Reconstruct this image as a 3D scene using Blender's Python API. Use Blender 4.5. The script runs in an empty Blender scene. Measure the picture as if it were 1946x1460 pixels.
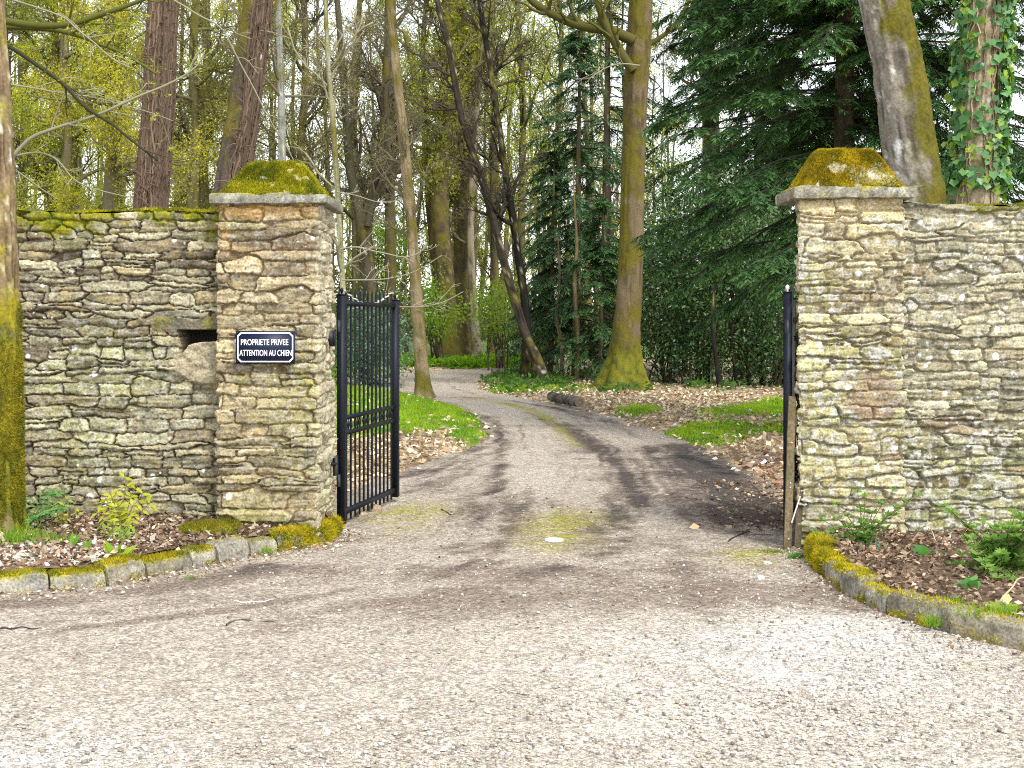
import bpy, math, random
import numpy as np
R = math.radians
C = bpy.context.scene.collection
rng = np.random.default_rng(7)
F = 2500.0; CX = 973.0; HY = 608.0; EYE = 1.55          # the lens of the photograph, for reading places off it

def P(px, py, Y):
    return np.array([(px-CX)/F*Y, Y, EYE-(py-HY)/F*Y])
def G(px, py, z=0.0):
    Y = F*(EYE-z)/(py-HY)
    return np.array([(px-CX)/F*Y, Y, z])
def path(pts, Y, dY=0.0):
    n = len(pts)
    return np.array([P(a, b, Y+dY*i/max(1, n-1)) for i, (a, b) in enumerate(pts)])

# ---------------------------------------------------------------- noise
def _hash(ix, iy, iz, seed):
    with np.errstate(over='ignore'):
        n = (ix.astype(np.uint32)*np.uint32(374761393) + iy.astype(np.uint32)*np.uint32(668265263)
             + iz.astype(np.uint32)*np.uint32(2246822519) + np.uint32(seed*3266489917 & 0xffffffff))
        n = (n ^ (n >> np.uint32(13)))*np.uint32(1274126177)
        n = (n ^ (n >> np.uint32(15)))*np.uint32(2654435761)
        n = n ^ (n >> np.uint32(16))
    return n.astype(np.float32)/np.float32(4294967295.0)
def vn(p, seed=0):
    p = np.asarray(p, np.float32); i = np.floor(p).astype(np.int64); f = p-i
    f = f*f*(3-2*f); r = 0
    for dx in (0, 1):
        wx = f[..., 0] if dx else 1-f[..., 0]
        for dy in (0, 1):
            wy = f[..., 1] if dy else 1-f[..., 1]
            for dz in (0, 1):
                wz = f[..., 2] if dz else 1-f[..., 2]
                r = r+wx*wy*wz*_hash(i[..., 0]+dx, i[..., 1]+dy, i[..., 2]+dz, seed)
    return r*2-1
def fbm(p, octv=4, seed=0, gain=.5):
    p = np.asarray(p, np.float32); a = 1.0; s = 0; t = 0
    for k in range(octv):
        s = s+a*vn(p*(2.03**k)+k*17.3, seed+k); t += a; a *= gain
    return s/t*1.5
def sst(a, b, x):
    t = np.clip((x-a)/(b-a), 0, 1); return t*t*(3-2*t)
def mixc(a, b, t):
    t = np.asarray(t)[..., None]; return np.asarray(a)*(1-t)+np.asarray(b)*t
def p2(x, y, sx, sy, z=0.0):
    return np.stack([x*sx, y*sy, np.full_like(x, z)], -1)

# ---------------------------------------------------------------- mesh builder
ORG = {}
class MB:
    def __init__(s): s.v = []; s.q = []; s.t = []; s.c = []; s.n = 0
    def add(s, v, quads=None, tris=None, col=(.5, .5, .5)):
        v = np.asarray(v, np.float64).reshape(-1, 3); s.v.append(v)
        c = np.asarray(col, np.float64)
        s.c.append(np.broadcast_to(c, (len(v), 3)) if c.ndim == 1 else c.reshape(-1, 3))
        if quads is not None and len(quads): s.q.append(np.asarray(quads, np.int64)+s.n)
        if tris is not None and len(tris): s.t.append(np.asarray(tris, np.int64)+s.n)
        s.n += len(v)
    def box(s, c, size, col=(.5, .5, .5), ax=None):
        c = np.asarray(c, float); h = np.asarray(size, float)/2
        k = np.array([[x, y, z] for z in (-1, 1) for y in (-1, 1) for x in (-1, 1)], float)*h
        if ax is not None: k = k@np.asarray(ax)
        s.add(k+c, [[0, 2, 3, 1], [4, 5, 7, 6], [0, 1, 5, 4], [2, 6, 7, 3], [0, 4, 6, 2], [1, 3, 7, 5]], col=col)
    def grid(s, X, col=(.5, .5, .5), flip=False):
        ny, nx = X.shape[:2]; i = np.arange(ny*nx).reshape(ny, nx)
        q = np.stack([i[:-1, :-1], i[:-1, 1:], i[1:, 1:], i[1:, :-1]], -1).reshape(-1, 4)
        if flip: q = q[:, ::-1]
        s.add(X.reshape(-1, 3), q, col=col if np.ndim(col) == 1 else np.asarray(col).reshape(-1, 3))
    def tubes(s, Pt, Rd, sides, col=(.5, .5, .5)):
        Pt = np.asarray(Pt, float); Rd = np.asarray(Rd, float)
        if Pt.ndim == 2: Pt = Pt[None]; Rd = Rd[None]
        B, n, _ = Pt.shape
        T = np.gradient(Pt, axis=1); T /= np.linalg.norm(T, axis=-1, keepdims=True)+1e-9
        m = T.mean(1); ref = np.where(np.abs(m[:, 2:3]) > .8, np.array([[1., 0, 0]]), np.array([[0, 0, 1.]]))
        U = np.cross(T, ref[:, None, :]); U /= np.linalg.norm(U, axis=-1, keepdims=True)+1e-9
        W = np.cross(T, U)
        a = np.arange(sides)*2*math.pi/sides
        V = Pt[:, :, None]+Rd[:, :, None, None]*(U[:, :, None]*np.cos(a)[:, None]+W[:, :, None]*np.sin(a)[:, None])
        i = np.arange(B*n*sides).reshape(B, n, sides); j = np.roll(i, -1, 2)
        q = np.stack([i[:, :-1], j[:, :-1], j[:, 1:], i[:, 1:]], -1).reshape(-1, 4)
        c = np.asarray(col, float)
        if c.ndim == 2 and len(c) == B: c = np.repeat(c, n*sides, 0)
        s.add(V, q, col=c)
        if sides > 4:                                         # close the free end
            k = np.arange(1, sides-1)
            e = i[:, -1]
            s.t.append((np.stack([np.repeat(e[:, :1], sides-2, 1), e[:, k], e[:, k+1]], -1).reshape(-1, 3))+s.n-B*n*sides)
    def leaves(s, p, d, L, Wd, col, nrm=None, bend=.15):
        n = len(p); d = d/(np.linalg.norm(d, axis=1, keepdims=True)+1e-9)
        if nrm is None: nrm = rng.normal(size=(n, 3))+np.array([0, 0, .6])
        sd = np.cross(d, nrm); sd /= np.linalg.norm(sd, axis=1, keepdims=True)+1e-9
        up = np.cross(sd, d)
        L = np.broadcast_to(L, (n,))[:, None]; Wd = np.broadcast_to(Wd, (n,))[:, None]
        v = np.stack([p, p+d*L*.45+sd*Wd*.5, p+d*L-up*L*bend, p+d*L*.45-sd*Wd*.5], 1)
        c = np.asarray(col, float)
        if c.ndim == 2: c = np.repeat(c, 4, 0)
        s.add(v, np.arange(n*4).reshape(n, 4), col=c)
    def blades(s, p, d, L, Wd, col, tipcol=None):
        n = len(p); d = d/(np.linalg.norm(d, axis=1, keepdims=True)+1e-9)
        sd = np.cross(d, rng.normal(size=(n, 3))); sd /= np.linalg.norm(sd, axis=1, keepdims=True)+1e-9
        L = np.broadcast_to(L, (n,))[:, None]; Wd = np.broadcast_to(Wd, (n,))[:, None]
        v = np.stack([p-sd*Wd*.5, p+sd*Wd*.5, p+d*L], 1)
        c = np.asarray(col, float)
        if c.ndim == 2: c = np.repeat(c, 3, 0)
        s.add(v, None, np.arange(n*3).reshape(n, 3), col=c)
    def obj(s, name, m, parent=None, smooth=True, origin=None):
        V = np.concatenate(s.v); Co = np.concatenate(s.c)
        org = np.zeros(3)
        if parent is not None: org = ORG[parent.name]
        elif origin is not None: org = np.asarray(origin, float)
        V = V-org
        me = bpy.data.meshes.new(name)
        q = np.concatenate(s.q) if s.q else np.zeros((0, 4), int)
        t = np.concatenate(s.t) if s.t else np.zeros((0, 3), int)
        lv = np.concatenate([q.ravel(), t.ravel()]).astype(np.int32)
        ls = np.concatenate([np.arange(len(q))*4, len(q)*4+np.arange(len(t))*3]).astype(np.int32)
        me.vertices.add(len(V)); me.vertices.foreach_set('co', V.astype(np.float32).ravel())
        me.loops.add(len(lv)); me.loops.foreach_set('vertex_index', lv)
        me.polygons.add(len(ls)); me.polygons.foreach_set('loop_start', ls)
        me.update(calc_edges=True)
        at = me.color_attributes.new('Col', 'FLOAT_COLOR', 'POINT')
        at.data.foreach_set('color', np.concatenate([np.clip(Co, 0, 1), np.ones((len(Co), 1))], 1).astype(np.float32).ravel())
        if smooth: me.polygons.foreach_set('use_smooth', np.ones(len(ls), bool))
        me.materials.append(m)
        return link(name, me, parent, org)
def link(name, me, parent=None, org=None):
    o = bpy.data.objects.new(name, me); C.objects.link(o)
    if parent is not None: o.parent = parent; ORG[o.name] = ORG[parent.name]
    else:
        if org is not None: o.location = org
        ORG[o.name] = np.array(o.location)
    return o
def tag(o, label, cat, group=None):
    o['label'] = label; o['category'] = cat
    if group: o['group'] = group
    return o
def thing(name, label, cat, loc=(0, 0, 0), group=None):
    o = bpy.data.objects.new(name, None); C.objects.link(o); o.location = loc; o.empty_display_size = .2
    ORG[o.name] = np.array(loc, float)
    return tag(o, label, cat, group)
def dup(root, loc, rz=0.0, sc=(1, 1, 1), label=None):
    def cp(o, par):
        c = o.copy(); C.objects.link(c); c.parent = par
        for ch in list(o.children): cp(ch, c)
        return c
    r = cp(root, None); r.location = loc; r.rotation_euler = (0, 0, rz); r.scale = sc
    ORG[r.name] = np.array(loc, float)
    if label: r['label'] = label
    return r
def kind(o, k): o['kind'] = k; return o

# ---------------------------------------------------------------- materials
def mk(name, rough=.85, spec=.3, grain=None, bump=None, trans=0.0, coat=0.0, metal=0.0, base=None, gvar=(.75, 1.25)):
    m = bpy.data.materials.new(name); m.use_nodes = True; nt = m.node_tree; b = nt.nodes['Principled BSDF']
    b.inputs['Roughness'].default_value = rough; b.inputs['Specular IOR Level'].default_value = spec
    b.inputs['Metallic'].default_value = metal; b.inputs['Coat Weight'].default_value = coat
    tc = nt.nodes.new('ShaderNodeTexCoord')
    if base is None:
        a = nt.nodes.new('ShaderNodeAttribute'); a.attribute_name = 'Col'; col = a.outputs['Color']
    else:
        a = nt.nodes.new('ShaderNodeRGB'); a.outputs[0].default_value = (*base, 1); col = a.outputs[0]
    if grain:
        nz = nt.nodes.new('ShaderNodeTexNoise'); nz.inputs['Scale'].default_value = grain; nz.inputs['Detail'].default_value = 5
        nt.links.new(tc.outputs['Object'], nz.inputs['Vector'])
        mr = nt.nodes.new('ShaderNodeMapRange'); mr.inputs['From Min'].default_value = .3; mr.inputs['From Max'].default_value = .7
        mr.inputs['To Min'].default_value = gvar[0]; mr.inputs['To Max'].default_value = gvar[1]
        nt.links.new(nz.outputs['Fac'], mr.inputs['Value'])
        mx = nt.nodes.new('ShaderNodeVectorMath'); mx.operation = 'SCALE'
        nt.links.new(col, mx.inputs[0]); nt.links.new(mr.outputs[0], mx.inputs['Scale']); col = mx.outputs[0]
        if bump:
            bp = nt.nodes.new('ShaderNodeBump'); bp.inputs['Strength'].default_value = bump[0]; bp.inputs['Distance'].default_value = bump[1]
            nt.links.new(nz.outputs['Fac'], bp.inputs['Height']); nt.links.new(bp.outputs[0], b.inputs['Normal'])
    nt.links.new(col, b.inputs['Base Color'])
    if trans > 0:
        tr = nt.nodes.new('ShaderNodeBsdfTranslucent'); ms = nt.nodes.new('ShaderNodeMixShader'); ms.inputs[0].default_value = trans
        sc = nt.nodes.new('ShaderNodeVectorMath'); sc.operation = 'MULTIPLY'; sc.inputs[1].default_value = (1.25, 1.3, .7)
        nt.links.new(col, sc.inputs[0]); nt.links.new(sc.outputs[0], tr.inputs['Color'])
        out = nt.nodes['Material Output']
        nt.links.new(b.outputs[0], ms.inputs[1]); nt.links.new(tr.outputs[0], ms.inputs[2]); nt.links.new(ms.outputs[0], out.inputs['Surface'])
    return m
M_STONE = mk('rough_schist', .92, .15, 75, (.7, .006), gvar=(.58, 1.42))
M_BARK = mk('bark', .92, .15, 40, (.5, .01), gvar=(.7, 1.3))
M_TWIG = mk('twig_bark', .9, .15)
M_LEAF = mk('spring_leaf', .55, .3, trans=.55)
M_NEEDLE = mk('conifer_needle', .6, .3, trans=.2)
M_GLOSSY = mk('holly_leaf', .32, .5, trans=.12)
M_MOSS = mk('moss', .95, .1, 60, gvar=(.75, 1.25), trans=.25)
M_LITTER = mk('dead_leaf', .8, .2, trans=.15)
M_SOIL = mk('bed_soil', .95, .1, 25, (.8, .02), gvar=(.5, 1.5))
M_BLACK = mk('black_gate_paint', .5, .2, 120, (.15, .002), base=(.006, .008, .013), gvar=(.5, 2.0))
M_DARK = mk('black_iron', .5, .4, base=(.008, .009, .012))
M_NAVY = mk('navy_enamel', .5, .3, 8, base=(.006, .012, .04), coat=.0, gvar=(.85, 1.15))
M_WHITE = mk('white_enamel', .35, .5, base=(.82, .82, .84))
M_WOOD = mk('weathered_plank', .85, .2, 60, (.5, .004), gvar=(.6, 1.3))
M_ROPE = mk('pale_rope', .9, .2, 300, base=(.6, .57, .5))
M_PETAL = mk('pale_petal', .6, .3, base=(.85, .8, .4), trans=.3)
def grain_mat(name, s1, s2, lo, hi):
    m = bpy.data.materials.new(name); m.use_nodes = True; nt = m.node_tree; b = nt.nodes['Principled BSDF']; L = nt.links.new
    b.inputs['Roughness'].default_value = .9; b.inputs['Specular IOR Level'].default_value = .2
    tc = nt.nodes.new('ShaderNodeTexCoord'); a = nt.nodes.new('ShaderNodeAttribute'); a.attribute_name = 'Col'
    col = a.outputs['Color']; hs = []
    for sc, l, h in ((s1, lo, hi), (s2, .78, 1.2)):
        v = nt.nodes.new('ShaderNodeTexVoronoi'); v.inputs['Scale'].default_value = sc; v.inputs['Randomness'].default_value = 1
        L(tc.outputs['Object'], v.inputs['Vector'])
        sx = nt.nodes.new('ShaderNodeSeparateColor'); L(v.outputs['Color'], sx.inputs[0])
        mr = nt.nodes.new('ShaderNodeMapRange'); mr.inputs['To Min'].default_value = l; mr.inputs['To Max'].default_value = h
        L(sx.outputs[0], mr.inputs['Value'])
        mx = nt.nodes.new('ShaderNodeVectorMath'); mx.operation = 'SCALE'; L(col, mx.inputs[0]); L(mr.outputs[0], mx.inputs['Scale']); col = mx.outputs[0]
        hs.append(v.outputs['Distance'])
    nz = nt.nodes.new('ShaderNodeTexNoise'); nz.inputs['Scale'].default_value = s1*.5; nz.inputs['Detail'].default_value = 6
    L(tc.outputs['Object'], nz.inputs['Vector'])
    mr = nt.nodes.new('ShaderNodeMapRange'); mr.inputs['From Min'].default_value = .35; mr.inputs['From Max'].default_value = .65
    mr.inputs['To Min'].default_value = .7; mr.inputs['To Max'].default_value = 1.25; L(nz.outputs['Fac'], mr.inputs['Value'])
    mx = nt.nodes.new('ShaderNodeVectorMath'); mx.operation = 'SCALE'; L(col, mx.inputs[0]); L(mr.outputs[0], mx.inputs['Scale'])
    L(mx.outputs[0], b.inputs['Base Color'])
    bp = nt.nodes.new('ShaderNodeBump'); bp.invert = True; bp.inputs['Strength'].default_value = .7; bp.inputs['Distance'].default_value = .012
    L(hs[0], bp.inputs['Height']); L(bp.outputs[0], b.inputs['Normal'])
    return m
M_GRAVEL = grain_mat('pale_gravel', 105, 34, .52, 1.42)
M_FLOOR = grain_mat('woodland_floor', 22, 6, .55, 1.45)

MOSS = np.array([.30, .27, .015]); MOSS2 = np.array([.12, .14, .015]); MOSSD = np.array([.16, .12, .02]); TM = (np.array([.075, .075, .016]), np.array([.135, .112, .018]))

# ---------------------------------------------------------------- driveway
ST = [((-6, -4), (6, -4)), ((-6, 4), (6, 4)), ((-6, 8.4), (6, 8.4)), ((-6, 9.25), (6, 9.25)), ((-2.0, 9.5), (2.7, 9.5)), ((-1.8, 10.5), (2.5, 10.5)),
      ((-1.45, 12), (2.4, 12)), ((-.95, 14), (2.38, 14)), ((-.42, 16), (2.28, 15.7)), ((-.34, 17.5), (2.1, 17.6)), ((-.55, 20.5), (1.75, 20.2)),
      ((-.9, 23), (1.2, 23)), ((-1.5, 25.3), (.55, 25)), ((-2.4, 27.5), (-.1, 26.9)), ((-3.3, 29.5), (-.6, 28.8)), ((-4.1, 32), (-.78, 31)),
      ((-4.3, 35), (-.75, 33.5)), ((-3.9, 37.5), (-.6, 35.5)), ((-3.0, 39.7), (-.1, 37.2)), ((-1.5, 41.3), (.8, 38.5)), ((1, 42.6), (2.2, 39.3)),
      ((4, 43), (4.5, 39.8)), ((14, 43), (14, 40))]
SL = np.array([a for a, b in ST], float); SR = np.array([b for a, b in ST], float)
rows = np.concatenate([np.linspace(0, 1, 30)[:-1], np.linspace(1, 2, 150)[:-1], np.linspace(2, 4, 44)[:-1], np.linspace(4, 9, 210)[:-1], np.linspace(9, 22, 200)])
def st_at(S, r):
    i = np.clip(r.astype(int), 0, len(S)-2); t = (r-i)[:, None]
    p0 = S[np.maximum(i-1, 0)]; p1 = S[i]; p2_ = S[i+1]; p3 = S[np.minimum(i+2, len(S)-1)]
    cr = .5*(2*p1+(p2_-p0)*t+(2*p0-5*p1+4*p2_-p3)*t*t+(3*p1-p0-3*p2_+p3)*t**3)
    return np.where((i < 5)[:, None], p1*(1-t)+p2_*t, cr)
LE = st_at(SL, rows); RE = st_at(SR, rows)
wob = lambda E, s: fbm(np.stack([E[:, 0]*1.6, E[:, 1]*1.6, np.full(len(E), s)], -1), 4, 5)*.13*sst(9.6, 11, E[:, 1])
LE[:, 0] += wob(LE, 1.); RE[:, 0] += wob(RE, 8.)
POLY = np.concatenate([LE[rows >= 4], RE[rows >= 4][::-1]])
ncol = 340
v = np.linspace(0, 1, ncol)
XY = LE[:, None]*(1-v[None, :, None])+RE[:, None]*v[None, :, None]
X, Yy = XY[..., 0], XY[..., 1]; PY = HY+F*EYE/np.maximum(Yy, 1.); PXx = CX+X/np.maximum(Yy, 1)*F
def blob(px, py, rx, ry, sharp=1.0):
    return np.exp(-(((PXx-px)/rx)**2+((PY-py)/ry)**2)*sharp)
def bandm(pts, w):                                            # soft band along a polyline read off the photograph
    g = np.array([G(a, b)[:2] for a, b in pts]); d = np.full(X.shape, 9.)
    for a, b in zip(g[:-1], g[1:]):
        ab = b-a; t = np.clip(((X-a[0])*ab[0]+(Yy-a[1])*ab[1])/(ab@ab), 0, 1)
        d = np.minimum(d, np.hypot(X-a[0]-t*ab[0], Yy-a[1]-t*ab[1]))
    return np.exp(-(d/w)**2)
rr = np.repeat(rows[:, None], ncol, 1)
along = .62*fbm(np.stack([v[None]*9+0*rr, rr*.45, 0*rr], -1), 5, 11)+.5*fbm(np.stack([v[None]*42+0*rr, rr*.9, 0*rr], -1), 3, 18)           # streaks that follow the way
across = fbm(np.stack([X*.55+Yy*.25, Yy*3.0-X*.5, 0*X], -1), 5, 12)              # sweeping scrapes of the forecourt
mott = fbm(np.stack([X*2.6, Yy*2.6, 0*X], -1), 5, 13); fine = fbm(np.stack([X*11, Yy*11, 0*X], -1), 3, 14); fin2 = fbm(np.stack([X*24, Yy*30, 0*X], -1), 2, 17)
nearf = sst(10.2, 8.2, Yy)
def arcs(cx, cy, sd): rd = np.hypot(X-cx, Yy-cy); an = np.arctan2(Yy-cy, X-cx); return fbm(np.stack([rd*3.4, an*1.1+sd, 0*rd], -1), 5, 15)*.6+fbm(np.stack([rd*13, an*2.2+sd, 0*rd], -1), 4, 16)*.5
lft = sst(1.2, -1.2, X); across = across*.45+(arcs(-5.2, 11.5, 1.)*lft+arcs(6.5, 12.0, 5.)*(1-lft))*.75
streak = along*(1-nearf)+across*nearf
soil = .13+.52*streak+.20*mott+.22*sst(1060, 1110, PY)*sst(1230, 1150, PY)
pale = np.clip(.5*sst(980, 1400, PY)+.75*blob(1500, 1330, 420, 130)+.5*blob(1650, 1200, 200, 60)+.3*blob(1150, 1250, 300, 60)+.45*blob(100, 1440, 330, 70)
               +.4*blob(860, 1066, 60, 14)+.5*blob(1010, 900, 60, 50)+.55*blob(980, 770, 80, 25)+.4*blob(860, 730, 60, 14)+.35*blob(650, 1020, 60, 15), 0, 1)
pale = np.clip(pale*(.75+.5*streak+.25*mott+.35*fin2), 0, 1)
soil0 = soil; soil = 0
soil += 1.25*bandm([(1480, 985), (1400, 940), (1330, 890), (1270, 850)], .30)+.5*bandm([(1440, 1010), (1360, 960), (1300, 880)], .35)
soil += .55*bandm([(1160, 1010), (1200, 930), (1160, 870), (1090, 820), (1010, 785)], .16)+.35*bandm([(900, 1070), (960, 960), (945, 870), (935, 820)], .18)
soil += .5*bandm([(760, 905), (860, 890), (940, 830), (925, 790)], .18)+.4*blob(830, 915, 80, 30)+.45*bandm([(0, 1155), (250, 1140), (450, 1090), (650, 1030)], .13)
soil += .38*bandm([(945, 800), (952, 880), (930, 960), (870, 1040), (740, 1110), (480, 1160), (100, 1200)], .07)+.42*bandm([(1085, 820), (1175, 880), (1222, 960), (1180, 1040), (1040, 1090), (800, 1140), (450, 1205)], .08)
soil += .30*bandm([(1120, 830), (1250, 900), (1300, 990), (1290, 1080), (1350, 1180), (1500, 1290)], .08)+.28*bandm([(985, 800), (1010, 880), (1000, 960), (950, 1040), (840, 1100)], .06)+.34*bandm([(1210, 900), (1190, 980), (1120, 1040)], .28)
soil += .3*bandm([(880, 755), (960, 762), (1100, 785), (1250, 840)], .2)+.35*bandm([(1560, 1120), (1640, 1170), (1480, 1150)], .15)+.4*blob(1000, 1450, 260, 14)
fb = sst(9.6, 10.8, Yy); soil = soil0+soil*np.clip(.72+.9*streak+.5*mott+.35*fine, .1, 1.5)*(1-fb)+soil*(1.0+.5*streak+.22*mott+.15*fine)*fb
soil = np.clip(soil-.75*pale+.20*fin2+.12*fine, 0, 1)
mossm = np.clip((.9*blob(1060, 1022, 60, 26)+.7*blob(1090, 985, 60, 16)+.7*blob(760, 985, 60, 26)+.45*blob(820, 970, 40, 14)+.6*blob(1430, 1060, 60, 16)
                 +.95*bandm([(960, 768), (1005, 778), (1045, 797)], .13)+.5*bandm([(905, 757), (960, 768)], .1)+.4*bandm([(1045, 800), (1095, 850)], .12)
                 +.25*blob(1850, 1270, 30, 12))*(1.0+.9*fine+.5*mott), 0, .95)
base = mixc((.42, .365, .295), (.56, .505, .425), pale)
base = mixc(base, (.68, .66, .63), np.clip(.8*blob(1560, 1240, 330, 70)+.7*blob(80, 1450, 240, 50), 0, 1)*pale)
weak = np.clip(sst(0, .55, soil), 0, 1); strong = sst(.30, 1.15, soil)*(1-.8*sst(1075, 1110, PY))
col = mixc(base, (.235, .185, .145), weak*.85); col = mixc(col, (.070, .058, .052), strong)
col = mixc(col, (.13, .085, .072), np.clip(.4*mott, 0, 1)*.6*(1-pale))
col = mixc(col, (.34, .31, .06), mossm)
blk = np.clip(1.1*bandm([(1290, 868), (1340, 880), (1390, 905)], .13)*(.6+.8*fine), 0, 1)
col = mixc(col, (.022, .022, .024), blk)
rut = bandm([(1160, 1010), (1200, 930), (1160, 870), (1090, 820)], .2)
Z = .004*mott+.004*fine-.012*rut+.0*X+.006
mb = MB(); mb.grid(np.stack([X, Yy, Z], -1), col)
kind(mb.obj('driveway', M_GRAVEL), 'structure')

def sdist(x, y):                                             # signed distance outside the driveway behind the gate
    d = np.full(x.shape, 99.); ins = np.zeros(x.shape, bool); n = len(POLY)
    A = POLY[::2]; B = np.roll(A, -1, 0)
    for a, b in zip(A, B):
        ab = b-a; t = np.clip(((x-a[0])*ab[0]+(y-a[1])*ab[1])/(ab@ab+1e-9), 0, 1)
        d = np.minimum(d, np.hypot(x-a[0]-t*ab[0], y-a[1]-t*ab[1]))
        c = ((a[1] > y) != (b[1] > y)) & (x < (b[0]-a[0])*(y-a[1])/(b[1]-a[1]+1e-12)+a[0]); ins ^= c
    return np.where(ins, -d, d)
def pxpy(x, y): return CX+x/y*F, HY+F*EYE/y
def gz(x, y):
    x = np.asarray(x, float); y = np.asarray(y, float)
    n = fbm(np.stack([x*.8, y*.8, 0*x], -1), 3, 21)
    return np.where(y > 9.45, -.014+.075*sst(-.02, .55, sdist(x, y))+.03*n*sst(.1, .8, sdist(x, y)), -.014)
def grassmask(x, y):
    px, py = pxpy(x, y); n = fbm(np.stack([x*1.3, y*1.3, 0*x], -1), 4, 22); e = lambda a, b, c, d: np.exp(-((px-a)/c)**2-((py-b)/d)**2)
    g = 1.3*e(810, 795, 110, 38)+.9*e(700, 800, 90, 60)+1.1*e(890, 850, 30, 40)+1.35*e(1335, 830, 110, 19)+1.1*e(1425, 788, 85, 15)+.8*e(1210, 790, 50, 8)+.5*e(1100, 745, 150, 10)
    g += 1.6*(sst(41.5, 43, y)*sst(56, 50, y))*(px < 1010)+1.0*e(985, 720, 60, 12)+.5*e(960, 742, 60, 8)
    g += .5*(px < 760)*(y > 24)+.6*e(1480, 795, 40, 30)
    g = g*(1-.9*e(840, 855, 50, 16))*(1-.8*e(760, 870, 60, 22))
    return g+.45*n
xs = np.concatenate([[-160, -110, -70, -45, -30, -20], np.linspace(-14, 14, 190), [20, 30, 45, 70, 110, 160]])
ys = np.concatenate([np.linspace(-12, 9, 8), np.linspace(9.5, 56, 230), np.geomspace(58, 260, 24)])
gx, gy = np.meshgrid(xs, ys)
gm = np.where(gy > 9.4, grassmask(gx, np.maximum(gy, 5)), 0)
n1 = fbm(np.stack([gx*2.2, gy*2.2, 0*gx], -1), 4, 23)
gc = mixc((.20, .14, .09), (.40, .31, .21), sst(-.5, .6, n1))
gc = mixc(gc, (.10, .19, .025), sst(.35, .75, gm))
gc = mixc(gc, (.09, .14, .03), sst(48, 56, gy)*.9)
mb = MB(); mb.grid(np.stack([gx, gy, gz(gx, gy)], -1), gc)
kind(mb.obj('ground', M_FLOOR), 'structure')

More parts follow.
